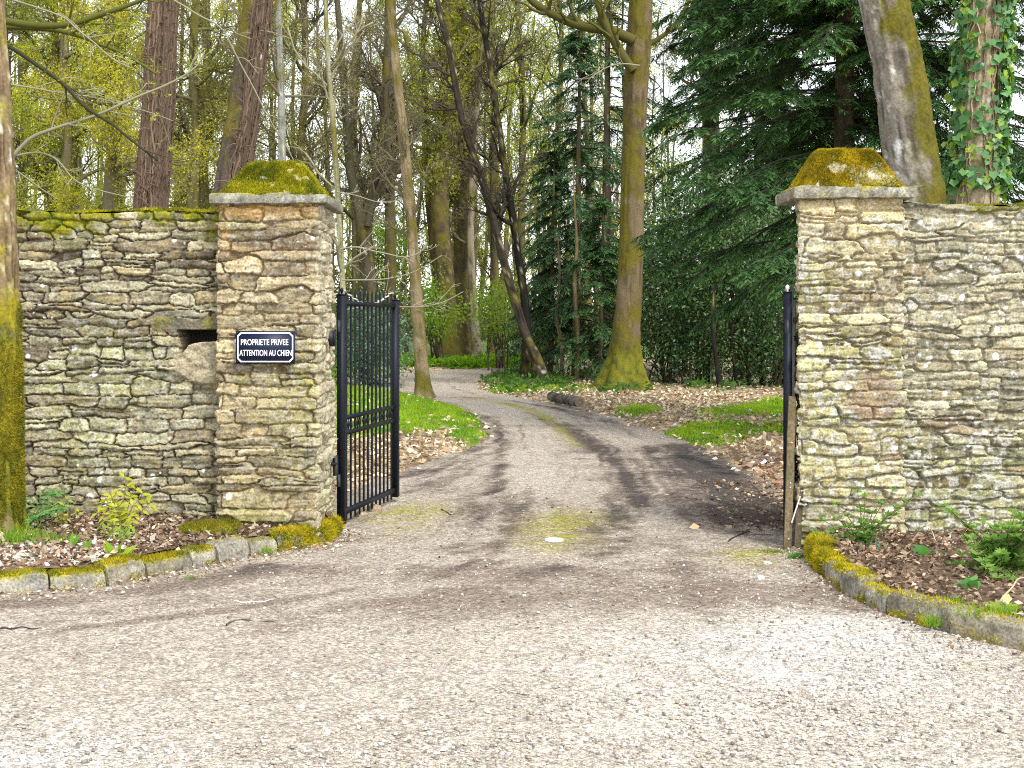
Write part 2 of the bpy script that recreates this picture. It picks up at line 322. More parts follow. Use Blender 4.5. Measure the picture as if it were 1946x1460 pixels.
# ---------------------------------------------------------------- rubble stone
def stones(x0, x1, z0, z1, res, seed, ch, sw, pal, mortar, gapw=.011, depth=.04, lich=.3, extra=None):
    """height and colour of a wall of flat irregular stones over an unrolled face"""
    r = np.random.default_rng(seed)
    nx = int((x1-x0)/res)+1; nz = int((z1-z0)/res)+1
    gx = np.linspace(x0, x1, nx); gz_ = np.linspace(z0, z1, nz); U, V = np.meshgrid(gx, gz_)
    q = p2(U, V, 1, 1)
    Uw = U+.019*fbm(q*6+3, 3, seed)+.005*fbm(q*32, 2, seed+9)
    Vw = V+.014*fbm(q*np.array([3.2, 6, 1]), 3, seed+3)+.005*fbm(q*28+9, 2, seed+4)
    S = []; z = z0-.03
    while z < z1+.1:
        h = r.uniform(*ch); x = x0-.4-r.uniform(0, .3)
        while x < x1+.4:
            w = r.uniform(*sw)*r.choice([.6, 1, 1, 1.35])
            u = r.random()
            if u < .16 and h > ch[0]*1.2:
                k = r.uniform(.35, .65)
                S.append((x+w/2, z+h*k/2, w/2, h*k/2)); S.append((x+w/2+r.normal()*.02, z+h*(k+1)/2, w/2, h*(1-k)/2))
            elif u < .24: S.append((x+w/2, z+h*.5+h*.35, w/2, h*.75))
            else: S.append((x+w/2, z+h/2+r.normal()*h*.13, w/2, h/2*r.uniform(.85, 1.2)))
            x += w
        z += h
    d1 = np.full(U.shape, 9., np.float32); d2 = d1.copy(); own = np.zeros(U.shape, int)
    for k, (cx, cz, hw, hh) in enumerate(S):
        a0 = np.searchsorted(gx, cx-hw*2.3-.05); a1 = np.searchsorted(gx, cx+hw*2.3+.05)
        b0 = np.searchsorted(gz_, cz-hh*3.2-.05); b1 = np.searchsorted(gz_, cz+hh*3.2+.05)
        if a1 <= a0 or b1 <= b0: continue
        sl = np.s_[b0:b1, a0:a1]; t = r.normal()*.055
        du = Uw[sl]-cx; dv = Vw[sl]-cz-du*t
        pw = r.uniform(2.2, 8.0)
        d = ((np.abs(du)/hw)**pw+(np.abs(dv)/hh)**pw)**(1/pw)
        c = d < d1[sl]
        d2[sl] = np.where(c, d1[sl], np.minimum(d2[sl], d)); d1[sl] = np.where(c, d, d1[sl]); own[sl] = np.where(c, k, own[sl])
    n = len(S); hh = np.array([s[3] for s in S]); cxs = np.array([s[0] for s in S]); czs = np.array([s[1] for s in S])
    def metric(g):
        ga, gb = np.gradient(g, gz_[1]-gz_[0], gx[1]-gx[0]); return g/np.clip(np.hypot(ga, gb), 6, 90)
    e = metric(d2-d1); e = np.where(e < .03, .5*(e+np.minimum(e, (d2-d1)*hh[own]*.5+.0)), e)
    e = np.minimum(e, metric(np.maximum(0, 1.75-d1)))*(1+.35*fbm(q*45, 2, seed+77))
    inn = sst(gapw*.25, gapw, e)
    off = r.normal(size=n)*.009; tx = r.normal(size=n)*.05; tz = r.normal(size=n)*.12
    strata = fbm(np.stack([U*7, V*55+own*.7, own*3.1], -1), 4, seed+5)
    lump = fbm(np.stack([U*13, V*16, own*5.7], -1), 4, seed+6)
    H = inn*(depth+off[own]+tx[own]*(U-cxs[own])+tz[own]*(V-czs[own])+.009*(1-np.exp(-e/.010)))+inn*(.005*strata+.006*lump-.010*np.abs(fbm(np.stack([U*9, V*20, own*4.1], -1), 3, seed+66)))+.004*fbm(q*60, 2, seed+8)*(1-inn)
    pc = np.array(pal); pw = np.array([p[3] for p in pal]); pw = pw/pw.sum()
    ci = pc[r.choice(len(pal), n, p=pw)][:, :3]*np.exp(r.normal(size=(n, 1))*.16)
    col = ci[own]*(1+.32*lump+.42*strata)[..., None]
    warm = fbm(q*9+own[..., None]*1.7, 4, seed+31)
    col = mixc(col, (.40, .31, .15), np.clip(warm-.15, 0, 1)*.75)
    big = fbm(q*1.7, 3, seed+12)
    col = mixc(col, col*np.array([.80, .88, .62]), sst(-.1, .7, big)*.6)
    gl = fbm(q*26, 4, seed+13)                                # grey and pale crusts
    col = mixc(col, (.46, .45, .40), np.clip(sst(.22, .6, gl+.35*big)*.55*(lich*2), 0, .8)*inn)
    col = mixc(col, (.035, .033, .027), sst(.35, .62, fbm(q*40+7, 3, seed+14))*.55*inn)
    for _ in range(int(lich*260*(x1-x0)*(z1-z0)/3)):           # round white lichens
        if _ % 4 == 0: c0 = np.array([r.uniform(x0, x1), r.uniform(z0, z1)])
        cx, cz = c0+r.normal(size=2)*.07; rad = r.choice([.004, .006, .009, .014, .022], p=[.34, .3, .2, .11, .05])
        a0, a1 = np.searchsorted(gx, [cx-rad*2, cx+rad*2]); b0, b1 = np.searchsorted(gz_, [cz-rad*2, cz+rad*2])
        if a1 > a0 and b1 > b0:
            sl = np.s_[b0:b1, a0:a1]; d = np.hypot(U[sl]-cx, V[sl]-cz)*(1+.35*gl[sl])
            col[sl] = mixc(col[sl], (.74, .74, .72), sst(rad*1.15, rad*.7, d)*inn[sl]*.95)
    mc = np.array(mortar)*(1+.3*fbm(q*20, 3, seed+15))[..., None]
    col = mixc(mc, col, sst(.1, .75, inn))
    if extra: H, col = extra(U, V, H, col, inn)
    return U, V, H, col
PAL_L = [(0.281, 0.253, 0.164, 4), (0.237, 0.219, 0.15, 3), (0.35, 0.32, 0.219, 3), (0.195, 0.163, 0.111, 2), (0.316, 0.268, 0.158, 2), (0.401, 0.379, 0.259, 1)]
PAL_P = [(0.26, 0.221, 0.142, 4), (0.318, 0.27, 0.167, 3), (0.21, 0.168, 0.112, 3), (0.355, 0.295, 0.179, 2), (0.386, 0.334, 0.218, 1)]
PAL_R = [(0.367, 0.322, 0.196, 4), (0.423, 0.384, 0.252, 3), (0.326, 0.287, 0.187, 3), (0.244, 0.195, 0.115, 0.35), (0.476, 0.429, 0.281, 1.5)]
PAL_W = [(0.322, 0.299, 0.205, 4), (0.365, 0.342, 0.234, 3), (0.278, 0.253, 0.172, 3), (0.238, 0.191, 0.122, 0.35), (0.4, 0.373, 0.255, 1.2), (0.232, 0.223, 0.152, 2)]

def mossy(U, V, col, m, seed):
    f = fbm(p2(U, V, 30, 30), 3, seed)
    return mixc(col, mixc(MOSS2, MOSS*.8, sst(-.6, .6, f)), np.clip(m, 0, 1))
def left_extra(U, V, H, col, inn):
    n = fbm(p2(U, V, 9, 14), 4, 71); f = fbm(p2(U, V, 24, 24), 3, 72)
    m = sst(2.16, 2.30, V+.09*n)*.9*(n > -.3)+.75*sst(2.08, 2.2, V+.12*n)*sst(-2.75, -3.1, U)*(1-.3*f)+.6*sst(2.05, 2.25, V+.1*n)*sst(-2.35, -2.2, U)
    m = m+.55*sst(.35, .15, V+.08*n)*sst(.0, .4, n)
    col = mossy(U, V, col, m*sst(-.7, .2, f+m), 73)
    pl = sst(1.15, .8, np.hypot((U+2.10)/.30, (V-1.30)/.20)+.25*n)*(V < 1.50)      # rendered patch round the slot
    H = H*(1-pl)+pl*(.050+.012*f); col = mixc(col, np.array([.36, .31, .21])*(1+.3*f)[..., None], pl*.9)
    lin = sst(.0, .012, .05-np.abs(V-(1.515+.02*n)))*sst(-2.50, -2.47, U+.02*n)
    H = np.where(lin > .3, .048+.008*f, H); col = mossy(U, V, mixc(col, (.12, .11, .075), lin*.8), lin*.5*sst(.1, .7, n+f*.6), 74)
    sill = 1.375+.045*np.sin((U+2.22)*11)*.6+.02*n-.05*sst(-2.24, -2.31, U)
    slot = (U > -2.325+.015*n) & (V < 1.478) & (V > sill)
    H = np.where(slot, -.30, H); col = np.where(slot[..., None], np.array([.05, .045, .04]), col)  # inside of the slot coloured dark, painting in the shade of the recess
    return H, col
def wall(name, label, x0, x1, y, z1, seed, pal, mortar, extra, lich, gapw, depth, topcol):
    U, V, H, col = stones(x0, x1, -.06, z1, .006, seed, (.038, .086), (.15, .40), pal, mortar, gapw, depth, lich, extra)
    H = H*1.0; ztop = z1+.018*fbm(p2(U[-1], 0*U[-1], 5, 1), 3, seed+40)
    V = V+(V > z1-.08)*(ztop-z1)[None]*sst(z1-.08, z1, V)
    root = thing(name, label, 'wall', ((x0+x1)/2, y, 0))
    mb = MB(); mb.grid(np.stack([U, y-H, V], -1), col)
    e = U[-1]; T = np.stack([np.stack([e, y-H[-1]+k*.42/6+(k > 0)*.03, V[-1]+.02*(k > 0)*(1-(k-3)**2/9)+.012*fbm(p2(e, 0*e+k, 9, 3), 2, 5)], -1) for k in range(7)])
    mb.grid(T, np.broadcast_to(np.asarray(topcol), T.shape))
    b = np.stack([np.stack([e, 0*e+y+.45, 0*e-.06], -1), T[-1]]); mb.grid(b, col[:2]*.9, flip=True)
    for k, i in ((x0, 0), (x1, -1)):
        L_ = np.stack([U[:, i], y-H[:, i], V[:, i]], -1); L2 = L_.copy(); L2[:, 1] = y+.45
        mb.grid(np.stack([L_, L2]), np.stack([col[:, i]]*2), flip=(i == 0))
    mb.obj('masonry', M_STONE, root)
    return root, T
WL, TL = wall('stone_wall', 'grey dry stone wall with a dark letter slot, left of the gate behind the mossy trunk', -4.9, -1.95, 9.2, 2.30, 3, PAL_L, (.085, .066, .043), left_extra, .36, .0068, .028, (.10, .11, .02))
def right_extra(U, V, H, col, inn):
    n = fbm(p2(U, V, 9, 14), 4, 81); f = fbm(p2(U, V, 24, 24), 3, 82)
    m = .7*sst(2.27, 2.33, V+.04*n)*sst(3.0, 3.3, U+.2*n)+.45*sst(.45, .1, V+.1*n)*sst(.1, .6, n)+.35*sst(1.0, .3, V)*sst(.35, .7, n)
    col = mossy(U, V, col, m*sst(-.6, .3, f+m), 83)
    return H, col
WR, TR = wall('stone_wall', 'pale grey stone wall with mortared joints, right of the gate below the ivy covered trunk', 2.60, 5.2, 9.0, 2.335, 8, PAL_W, (.30, .275, .21), right_extra, .95, .007, .022, (.30, .27, .17))

def fuzz(surf, n, L, wd, seed, cols=(MOSS2, MOSS, MOSSD), mask=None, up=.5):
    """short moss shoots growing on a grid surface (rows, cols, 3)"""
    r = np.random.default_rng(seed); ny, nx = surf.shape[:2]
    a = r.random(n)*(ny-1); b = r.random(n)*(nx-1); i = a.astype(int); j = b.astype(int); s = (a-i)[:, None]; t = (b-j)[:, None]
    p = (surf[i, j]*(1-s)+surf[i+1, j]*s)*(1-t)+(surf[i, j+1]*(1-s)+surf[i+1, j+1]*s)*t
    nr = np.cross(surf[i, j+1]-surf[i, j], surf[i+1, j]-surf[i, j]); nr /= np.linalg.norm(nr, axis=1, keepdims=True)+1e-9
    if mask is not None: k = mask(p) > r.random(n); p = p[k]; nr = nr[k]
    m = MB(); n = len(p); f = fbm(p*9, 3, seed); g = fbm(p*30, 2, seed+1)
    c = mixc(mixc(cols[0], cols[1], sst(-.5, .6, f)), cols[2], np.clip(g, 0, 1)*.6)*np.exp(r.normal(size=(n, 1))*.2)
    m.blades(p, nr+r.normal(size=(n, 3))*.55+np.array([0, 0, up]), L*r.uniform(.5, 1.4, n), wd, c)
    return m
# moss lying along the tops of the walls
fuzz(TL[:4], 30000, .022, .006, 31, (np.array([.16, .17, .015]), np.array([.42, .38, .02]), np.array([.30, .24, .02])), mask=lambda p: sst(-.5, .3, fbm(p*np.array([3, 3, 3]), 3, 9))).obj('moss_coping', M_MOSS, WL, False)
fuzz(TR[:5], 14000, .016, .006, 32, mask=lambda p: sst(2.9, 3.3, p[:, 0])*sst(-.4, .3, fbm(p*4, 3, 19))).obj('moss_coping', M_MOSS, WR, False)

# ---------------------------------------------------------------- gate pillars
def pillar(name, label, corners, z1, seed, pal, mortar, lich, gapw, depth, extra=None):
    """corners: plan outline, counter-clockwise seen from above, starting front-left"""
    c = np.array(corners, float); n = len(c); ed = np.roll(c, -1, 0)-c; ln = np.linalg.norm(ed, axis=1); cum = np.concatenate([[0], np.cumsum(ln)])
    U, V, H, col = stones(0, cum[-1], -.06, z1, .006, seed, (.05, .11), (.19, .50), pal, mortar, gapw, depth, lich, extra)
    u = U[0]; k = np.clip(np.searchsorted(cum, u, side='right')-1, 0, n-1); t = (u-cum[k])/ln[k]
    base = c[k]+ed[k]*t[:, None]; nr = np.stack([ed[:, 1], -ed[:, 0]], 1)/ln[:, None]
    N = nr[k].copy(); rad = .05
    for i in range(n):                                        # soft corners
        for s, kk in ((1, i), (-1, (i-1) % n)):
            dd = (u-cum[i]) if s > 0 else ((cum[i] if i else cum[-1])-u)
            w = (k == kk) & (dd < rad) & (dd >= 0); oth = nr[(i-1) % n] if s > 0 else nr[i]
            f = (.5*(1-dd[w]/rad))[:, None]; N[w] = nr[kk]*(1-f)+oth*f
            base[w] -= (nr[kk]+oth)*(.5*(1-dd[w]/rad)**2*.022)[:, None]
    N /= np.linalg.norm(N, axis=1, keepdims=True)
    H = H-depth
    XYp = base[None]+N[None]*H[..., None]
    cen = c.mean(0); bat = 1+.012*(1-V/z1)                      # slight batter
    XYp = cen+(XYp-cen)*bat[..., None]
    S = np.concatenate([XYp, V[..., None]], -1)
    root = thing(name, label, 'gate pillar', (cen[0], cen[1], 0))
    mb = MB(); S2 = np.concatenate([S, S[:, :1]], 1); mb.grid(S2, np.concatenate([col, col[:, :1]], 1))
    mb.obj('shaft', M_STONE, root)
    return root
def lp_extra(U, V, H, col, inn):
    n = fbm(p2(U, V, 5, 7), 4, 91); f = fbm(p2(U, V, 24, 24), 3, 92)
    col = mixc(col, np.array([.50, .30, .10])*(1+.3*f)[..., None], np.clip(.7*sst(2.17, 2.33, V+.06*n)+.55*sst(1.85, 2.2, V)*sst(.05, .5, n), 0, 1)*(U < .7)*.7)
    col = mixc(col, np.array([.46, .42, .30])*(1+.25*f)[..., None], sst(.66, .74, U)*(U < 1.6)*.65)  # inner side face painted paler, light from the right put into its colour
    col = mossy(U, V, col, .45*sst(.25, .6, n)*sst(1.5, 1.2, V)*sst(.9, 1.2, V)+.5*sst(.5, .2, V+.1*n)*sst(.0, .5, n), 93)
    return H, col
PL = pillar('gate_pillar', 'brown rubble stone gate pillar carrying the blue sign, green mossy cap', [(-2.02, 9.0), (-1.325, 9.0), (-1.325, 9.75), (-2.02, 9.75)], 2.345, 12, PAL_P, (.17, .125, .062), .30, .007, .022, lp_extra)
def rp_extra(U, V, H, col, inn):
    n = fbm(p2(U, V, 5, 7), 4, 95); f = fbm(p2(U, V, 24, 24), 3, 96)
    col = mixc(col, np.array([.62, .50, .26])*(1+.25*f)[..., None], np.clip(.6*sst(2.15, 2.3, V+.1*n), 0, 1)*(U < .8)*.7)
    col = mixc(col, np.array([.25, .165, .115])*(1+.35*f)[..., None], np.clip(sst(1.2, .7, np.hypot((U-.50)/.17, (V-1.02)/.20)+.25*n), 0, 1)*.6)
    return H, col
PR = pillar('gate_pillar', 'pale tan stone gate pillar with golden mossy cap, beside the plank', [(1.935, 8.9), (2.66, 8.9), (2.66, 9.4), (2.05, 9.4)], 2.375, 27, PAL_R, (.36, .31, .22), .75, .008, .026, rp_extra)

def gridbox(x0, x1, y0, y1, z0, z1, n, rnd=.012, amp=.008, seed=0, taper=None):
    """rough stone block as one bent sheet: returns list of grids"""
    out = []; c = np.array([(x0+x1)/2, (y0+y1)/2, (z0+z1)/2]); h = np.array([x1-x0, y1-y0, z1-z0])/2
    for ax in range(3):
        for s in (-1, 1):
            a, b = [k for k in range(3) if k != ax]
            na = max(3, int(n*h[a]*2)); nb = max(3, int(n*h[b]*2))
            A, B = np.meshgrid(np.linspace(-1, 1, na), np.linspace(-1, 1, nb))
            q = np.zeros(A.shape+(3,)); q[..., a] = A*h[a]; q[..., b] = B*h[b]; q[..., ax] = s*h[ax]
            inner = np.clip(q, -(h-rnd), h-rnd); d = q-inner; dl = np.linalg.norm(d, axis=-1, keepdims=True)+1e-9
            q = inner+d/dl*rnd*np.minimum(1, 1)
            if taper is not None:
                t = (q[..., 2]/h[2]+1)/2
                q[..., 0] *= 1-t*(1-taper[0]); q[..., 1] *= 1-t*(1-taper[1])
                if len(taper) > 2: q[..., 2] -= 0
            w = q+c; nrm = d/dl
            w = w+nrm*(amp*fbm(w*7, 4, seed)+amp*.4*fbm(w*30, 3, seed+1))[..., None]
            flip = (s > 0) != (ax == 1)
            out.append((w, not flip))
    return out
def stonecol(w, base, seed, mossw=None, lich=.3):
    f = fbm(w*11, 4, seed); g = fbm(w*32, 3, seed+1)
    c = np.asarray(base)*(1+.3*f+.25*g)[..., None]
    c = mixc(c, (.60, .60, .56), np.clip(sst(.35, .6, fbm(w*16+5, 3, seed+2))*lich, 0, 1))
    c = mixc(c, (.04, .04, .03), sst(.45, .7, fbm(w*24+9, 3, seed+3))*.5)
    if mossw is not None:
        c = mixc(c, mixc(MOSS2, MOSS, sst(-.5, .5, f+.4*g)), np.clip(mossw(w, f, g), 0, 1))
    return c
def cap(root, slab, pyr, tap, seed, base, mossf, gold):
    mb = MB()
    for w, fl in gridbox(*slab, 70, .016, .012, seed): mb.grid(w, stonecol(w, base, seed, lambda w, f, g: sst(slab[5]-.02, slab[5], w[..., 2])*.8*sst(-.4, .3, f)+.35*sst(.2, .6, f)), fl)
    mb.obj('cap_slab', M_STONE, root)
    mb = MB(); top = MB()
    for w, fl in gridbox(*pyr, 60, .016, .008, seed+5, tap):
        mb.grid(w, stonecol(w, (.30, .275, .21), seed+6, mossf, .8), fl)
    cs = mb.obj('cap_stone', M_STONE, root)
    k = 0
    for w, fl in gridbox(*pyr, 60, .016, .008, seed+5, tap):
        k += 1
        if k == 5: continue
        f = fuzz(w if not fl else w[:, ::-1], 9000, .022, .006, seed+k, gold, mask=lambda p: np.clip(mossf(p, fbm(p*11, 4, seed+6), fbm(p*32, 3, seed+7)), 0, 1)**1.5)
        top.v += f.v; top.t += [t+top.n for t in f.t]; top.c += f.c; top.n += f.n
    top.obj('moss', M_MOSS, cs, False)
cap(PL, (-2.062, -1.258, 8.945, 9.82, 2.342, 2.408), (-2.0, -1.315, 8.98, 9.74, 2.400, 2.648), (.48, .42), 41, (.23, .225, .18),
    lambda w, f, g: .98-.9*sst(.40, .62, fbm(w*17+3.1, 3, 77)), (np.array([.13, .16, .012]), np.array([.40, .38, .02]), np.array([.32, .22, .02])))
cap(PR, (1.89, 2.71, 8.835, 9.47, 2.368, 2.448), (1.965, 2.64, 8.88, 9.42, 2.440, 2.712), (.53, .45), 52, (.25, .235, .18),
    lambda w, f, g: .98-.8*sst(.45, .65, fbm(w*15+1.3, 3, 78))-.55*sst(1.1, .5, np.hypot((w[..., 0]-2.46)/.17, (w[..., 2]-2.53)/.09)+.5*fbm(w*14, 3, 79)), (np.array([.24, .19, .015]), np.array([.54, .42, .02]), np.array([.40, .23, .02])))

# ---------------------------------------------------------------- sign on the left pillar
sg = thing('property_sign', 'navy enamel sign in white lettering fixed to the left stone pillar', 'sign', (-1.71, 8.955, 1.38))
sx0, sx1, sz0, sz1, sy = -1.878, -1.478, 1.252, 1.474, 8.953
mb = MB(); mb.box(((sx0+sx1)/2, sy, (sz0+sz1)/2), (sx1-sx0, .012, sz1-sz0)); mb.obj('plate', M_NAVY, sg, False)
def chamf(i, cut): 
    a, b, c, d = sx0+i, sx1-i, sz0+i, sz1-i
    return np.array([(a+cut, c), (b-cut, c), (b, c+cut), (b, d-cut), (b-cut, d), (a+cut, d), (a, d-cut), (a, c+cut)])
o_, i_ = chamf(.010, .022), chamf(.018, .0205)
mb = MB(); fr = np.array([[[x, y_, z] for x, z in pts] for pts, y_ in ((o_, sy-.0085), (i_, sy-.0085))])
fr = np.concatenate([fr, fr[:, :1]], 1); mb.grid(fr); fr2 = fr.copy(); fr2[..., 1] += .003
mb.grid(np.stack([fr2[0], fr[0]])); mb.grid(np.stack([fr[1], fr2[1]])); mb.obj('border_line', M_WHITE, sg, False)
def text(s, cx, cz, w, h, y, m, parent, name, bold=.012):
    cu = bpy.data.curves.new('t', 'FONT'); cu.body = s; cu.extrude = .01; cu.offset = bold; cu.align_x = 'CENTER'; cu.align_y = 'CENTER'
    o = bpy.data.objects.new('t', cu); C.objects.link(o)
    me = bpy.data.meshes.new_from_object(o.evaluated_get(bpy.context.evaluated_depsgraph_get())); bpy.data.objects.remove(o)
    n = len(me.vertices); a = np.empty(n*3, np.float32); me.vertices.foreach_get('co', a); a = a.reshape(-1, 3)
    lo, hi = a.min(0), a.max(0); b = np.empty_like(a)
    b[:, 0] = cx+((a[:, 0]-lo[0])/(hi[0]-lo[0])-.5)*w; b[:, 2] = cz+((a[:, 1]-lo[1])/(hi[1]-lo[1])-.5)*h; b[:, 1] = y-a[:, 2]*.08
    b -= ORG[parent.name].astype(np.float32); me.vertices.foreach_set('co', b.ravel()); me.materials.clear(); me.materials.append(m)
    return link(name, me, parent)
text('PROPRIETE PRIVEE', -1.682, 1.398, .322, .041, sy-.0085, M_WHITE, sg, 'lettering')
text('ATTENTION AU CHIEN', -1.676, 1.325, .355, .041, sy-.0085, M_WHITE, sg, 'lettering')
for x, z in ((sx0+.011, sz0+.012), (sx1-.011, sz0+.012), (sx0+.011, sz1-.012), (sx1-.011, sz1-.012)):
    mb = MB(); mb.tubes([[x, sy, z], [x, sy-.010, z]], [.005, .0045], 8); mb.obj('screw', M_DARK, sg)
# small black latch box let into the inner face of the left pillar
mb = MB(); mb.box((-1.312, 9.52, 1.415), (.05, .09, .115)); mb.box((-1.282, 9.52, 1.415), (.006, .075, .10)); 
tag(mb.obj('latch_box', M_DARK, None, False, (-1.312, 9.52, 1.415)), 'small black box set in the inner side of the left gate pillar', 'latch box')
mb = MB(); mb.tubes([[-1.345, 9.56, .50], [-1.29, 9.6, .50], [-1.285, 9.62, .50]], [.012]*3, 8); mb.tubes([[-1.29, 9.62, .41], [-1.29, 9.62, .56]], [.02, .02], 10)
tag(mb.obj('hinge_pin', M_DARK, None, True, (-1.3, 9.6, .48)), 'black iron hinge pin low on the left gate pillar', 'hinge')

# ---------------------------------------------------------------- gate leaves
def gate_leaf(p0, d, label, panel=False, L=1.375, nb=12):
    d = np.array(d)/np.hypot(*d); ax = np.array([[d[0], d[1], 0], [-d[1], d[0], 0], [0, 0, 1]])
    root = thing('gate_leaf', label, 'gate', (p0[0], p0[1], 0)); o = np.array([p0[0], p0[1], 0.])
    at = lambda s, z: o+np.array([d[0]*s, d[1]*s, z])
    for s, w, h, zb in ((0, .056, 1.735, .02), (L, .062, 1.715, .045)):
        mb = MB(); mb.box(at(s, (h+zb)/2), (w, w, h-zb), ax=ax); mb.box(at(s, h+.004), (w+.006, w+.006, .008), ax=ax)
        po = mb.obj('gate_post', M_BLACK, root, False)
        mb = MB(); mb.tubes([at(s, h+.008), at(s, h+.02), at(s, h+.03), at(s, h+.045), at(s, h+.055)], [.007, .007, .014, .014, .003], 10); mb.obj('finial', M_WHITE if panel and s == 0 else M_BLACK, po)
        if s == 0:
            for z in (.35, 1.50):
                mb = MB(); mb.tubes([at(-.075, z), at(-.02, z)], [.011, .011], 8); mb.tubes([at(-.07, z-.04), at(-.07, z+.05)], [.016, .016], 10); mb.obj('hinge', M_DARK, root)
    for z, hh in ((1.672, .036), (.812, .030), (.697, .030), (.105, .038)):
        mb = MB(); mb.box(at(L/2, z), (L-.058, .03, hh), ax=ax); mb.obj('rail', M_BLACK, root, False)
    for k in range(nb):
        s = (k+1)*L/(nb+1); zs = [.03, .04, 1.76, 1.79]; rs = [.006, .0085, .0085, .002]
        mb = MB(); mb.tubes([at(s, z) for z in zs], rs, 8); 
        for z in (.755,): mb.tubes([at(s, z-.03), at(s, z), at(s, z+.03)], [.0087, .014, .0087], 8)
        mb.obj('bar', M_BLACK, root)
    for k in range(1, nb, 2):
        s = (k+.5)*L/(nb+1)
        mb = MB(); mb.tubes([at(s, .70), at(s, .735), at(s, .765), at(s, .80)], [.004, .0065, .004, .004], 6); mb.obj('short_bar', M_BLACK, root)
    if panel:
        mb = MB(); q = at(L/2, .9)+ax[1]*(-.022); mb.box(q, (L-.06, .004, 1.5), ax=ax); mb.obj('backing_sheet', M_DARK, root, False)
    return root, at
GL, atL = gate_leaf((-1.275, 9.85), (.2068, 1.0), 'black iron gate leaf swung open beside the left stone pillar')
GR, atR = gate_leaf((1.885, 9.0), (.235, 1.0), 'black iron gate leaf folded back edge-on against the right stone pillar', True)
# white cord sagging along the top of the left leaf
t = np.linspace(0, 1, 40); q = np.array([atL(s*1.3+.02, 1.775-.10*math.sin(math.pi*min(1, s*1.05))+.0*s) for s in t]); q[:, 0] += .012*np.sin(t*60)
mb = MB(); mb.tubes(q, np.full(40, .006), 6); tag(mb.obj('cord', M_ROPE, None, True, q[0]), 'pale twisted cord strung along the spikes of the left gate leaf', 'cord')
# plank, tie rope, blocks beside the right leaf
def plank(name, label, a, b, w, th, col, seed, grp=None):
    a = np.array(a); b = np.array(b); n = 30; t = np.linspace(0, 1, n)[:, None]; c = a*(1-t)+b*t
    dd = (b-a)/np.linalg.norm(b-a); sx = np.array([1., 0, 0]); sx -= dd*(sx@dd); sx /= np.linalg.norm(sx); sy = np.cross(dd, sx)
    ring = np.array([(-1, -1), (1, -1), (1, 1), (-1, 1), (-1, -1)]); mb = MB()
    S = np.stack([c+sx*(x*w/2)+sy*(y*th/2)+.003*fbm(c*8+x, 2, seed)[:, None] for x, y in ring], 1)
    f = fbm(S*np.array([60, 60, 3]), 4, seed); cc = np.asarray(col)*(1+.4*f)[..., None]; cc = mixc(cc, (.10, .11, .04), sst(.1, .6, fbm(S*6, 3, seed+1))*.6)
    mb.grid(S, cc); mb.add(S[0, :4], [[0, 1, 2, 3]], col=cc[0, :4]); mb.add(S[-1, :4], [[3, 2, 1, 0]], col=cc[-1, :4])
    o = mb.obj(name, M_WOOD, None, False, a)
    return tag(o, label, 'plank', grp)
pl = plank('plank', 'weathered brown plank with nails leaning upright on the right gate leaf', (1.848, 8.83, .0), (1.902, 8.935, 1.03), .05, .028, (.16, .125, .07), 5)
for z in (.72, .45, .42, .08):
    mb = MB(); c = np.array([1.848, 8.83, 0])*(1-z/1.03)+np.array([1.902, 8.935, 1.03])*(z/1.03); c += np.array([.004, -.014, 0])
    mb.tubes([c+[0, .004, 0], c+[0, -.006, 0]], [.005, .004], 6); mb.obj('nail', M_WHITE, pl)
plank('plank', 'short dark plank wedged behind the leaning plank at the pillar foot', (1.925, 8.88, .02), (1.955, 8.93, .42), .045, .03, (.10, .075, .05), 6)
t = np.linspace(0, 1, 30)[:, None]; q = np.array([1.875, 8.82, .19])*(1-t)+np.array([1.94, 8.86, .36])*t; ph = t[:, 0]*50
mb = MB()
for k in range(3): mb.tubes(q+.003*np.stack([np.cos(ph+k*2.1), np.sin(ph+k*2.1), 0*ph], 1), np.full(30, .0035), 6)
tag(mb.obj('tie_rope', M_ROPE, None, True, q[0]), 'pale twisted rope tying the leaning plank to the right pillar', 'rope')

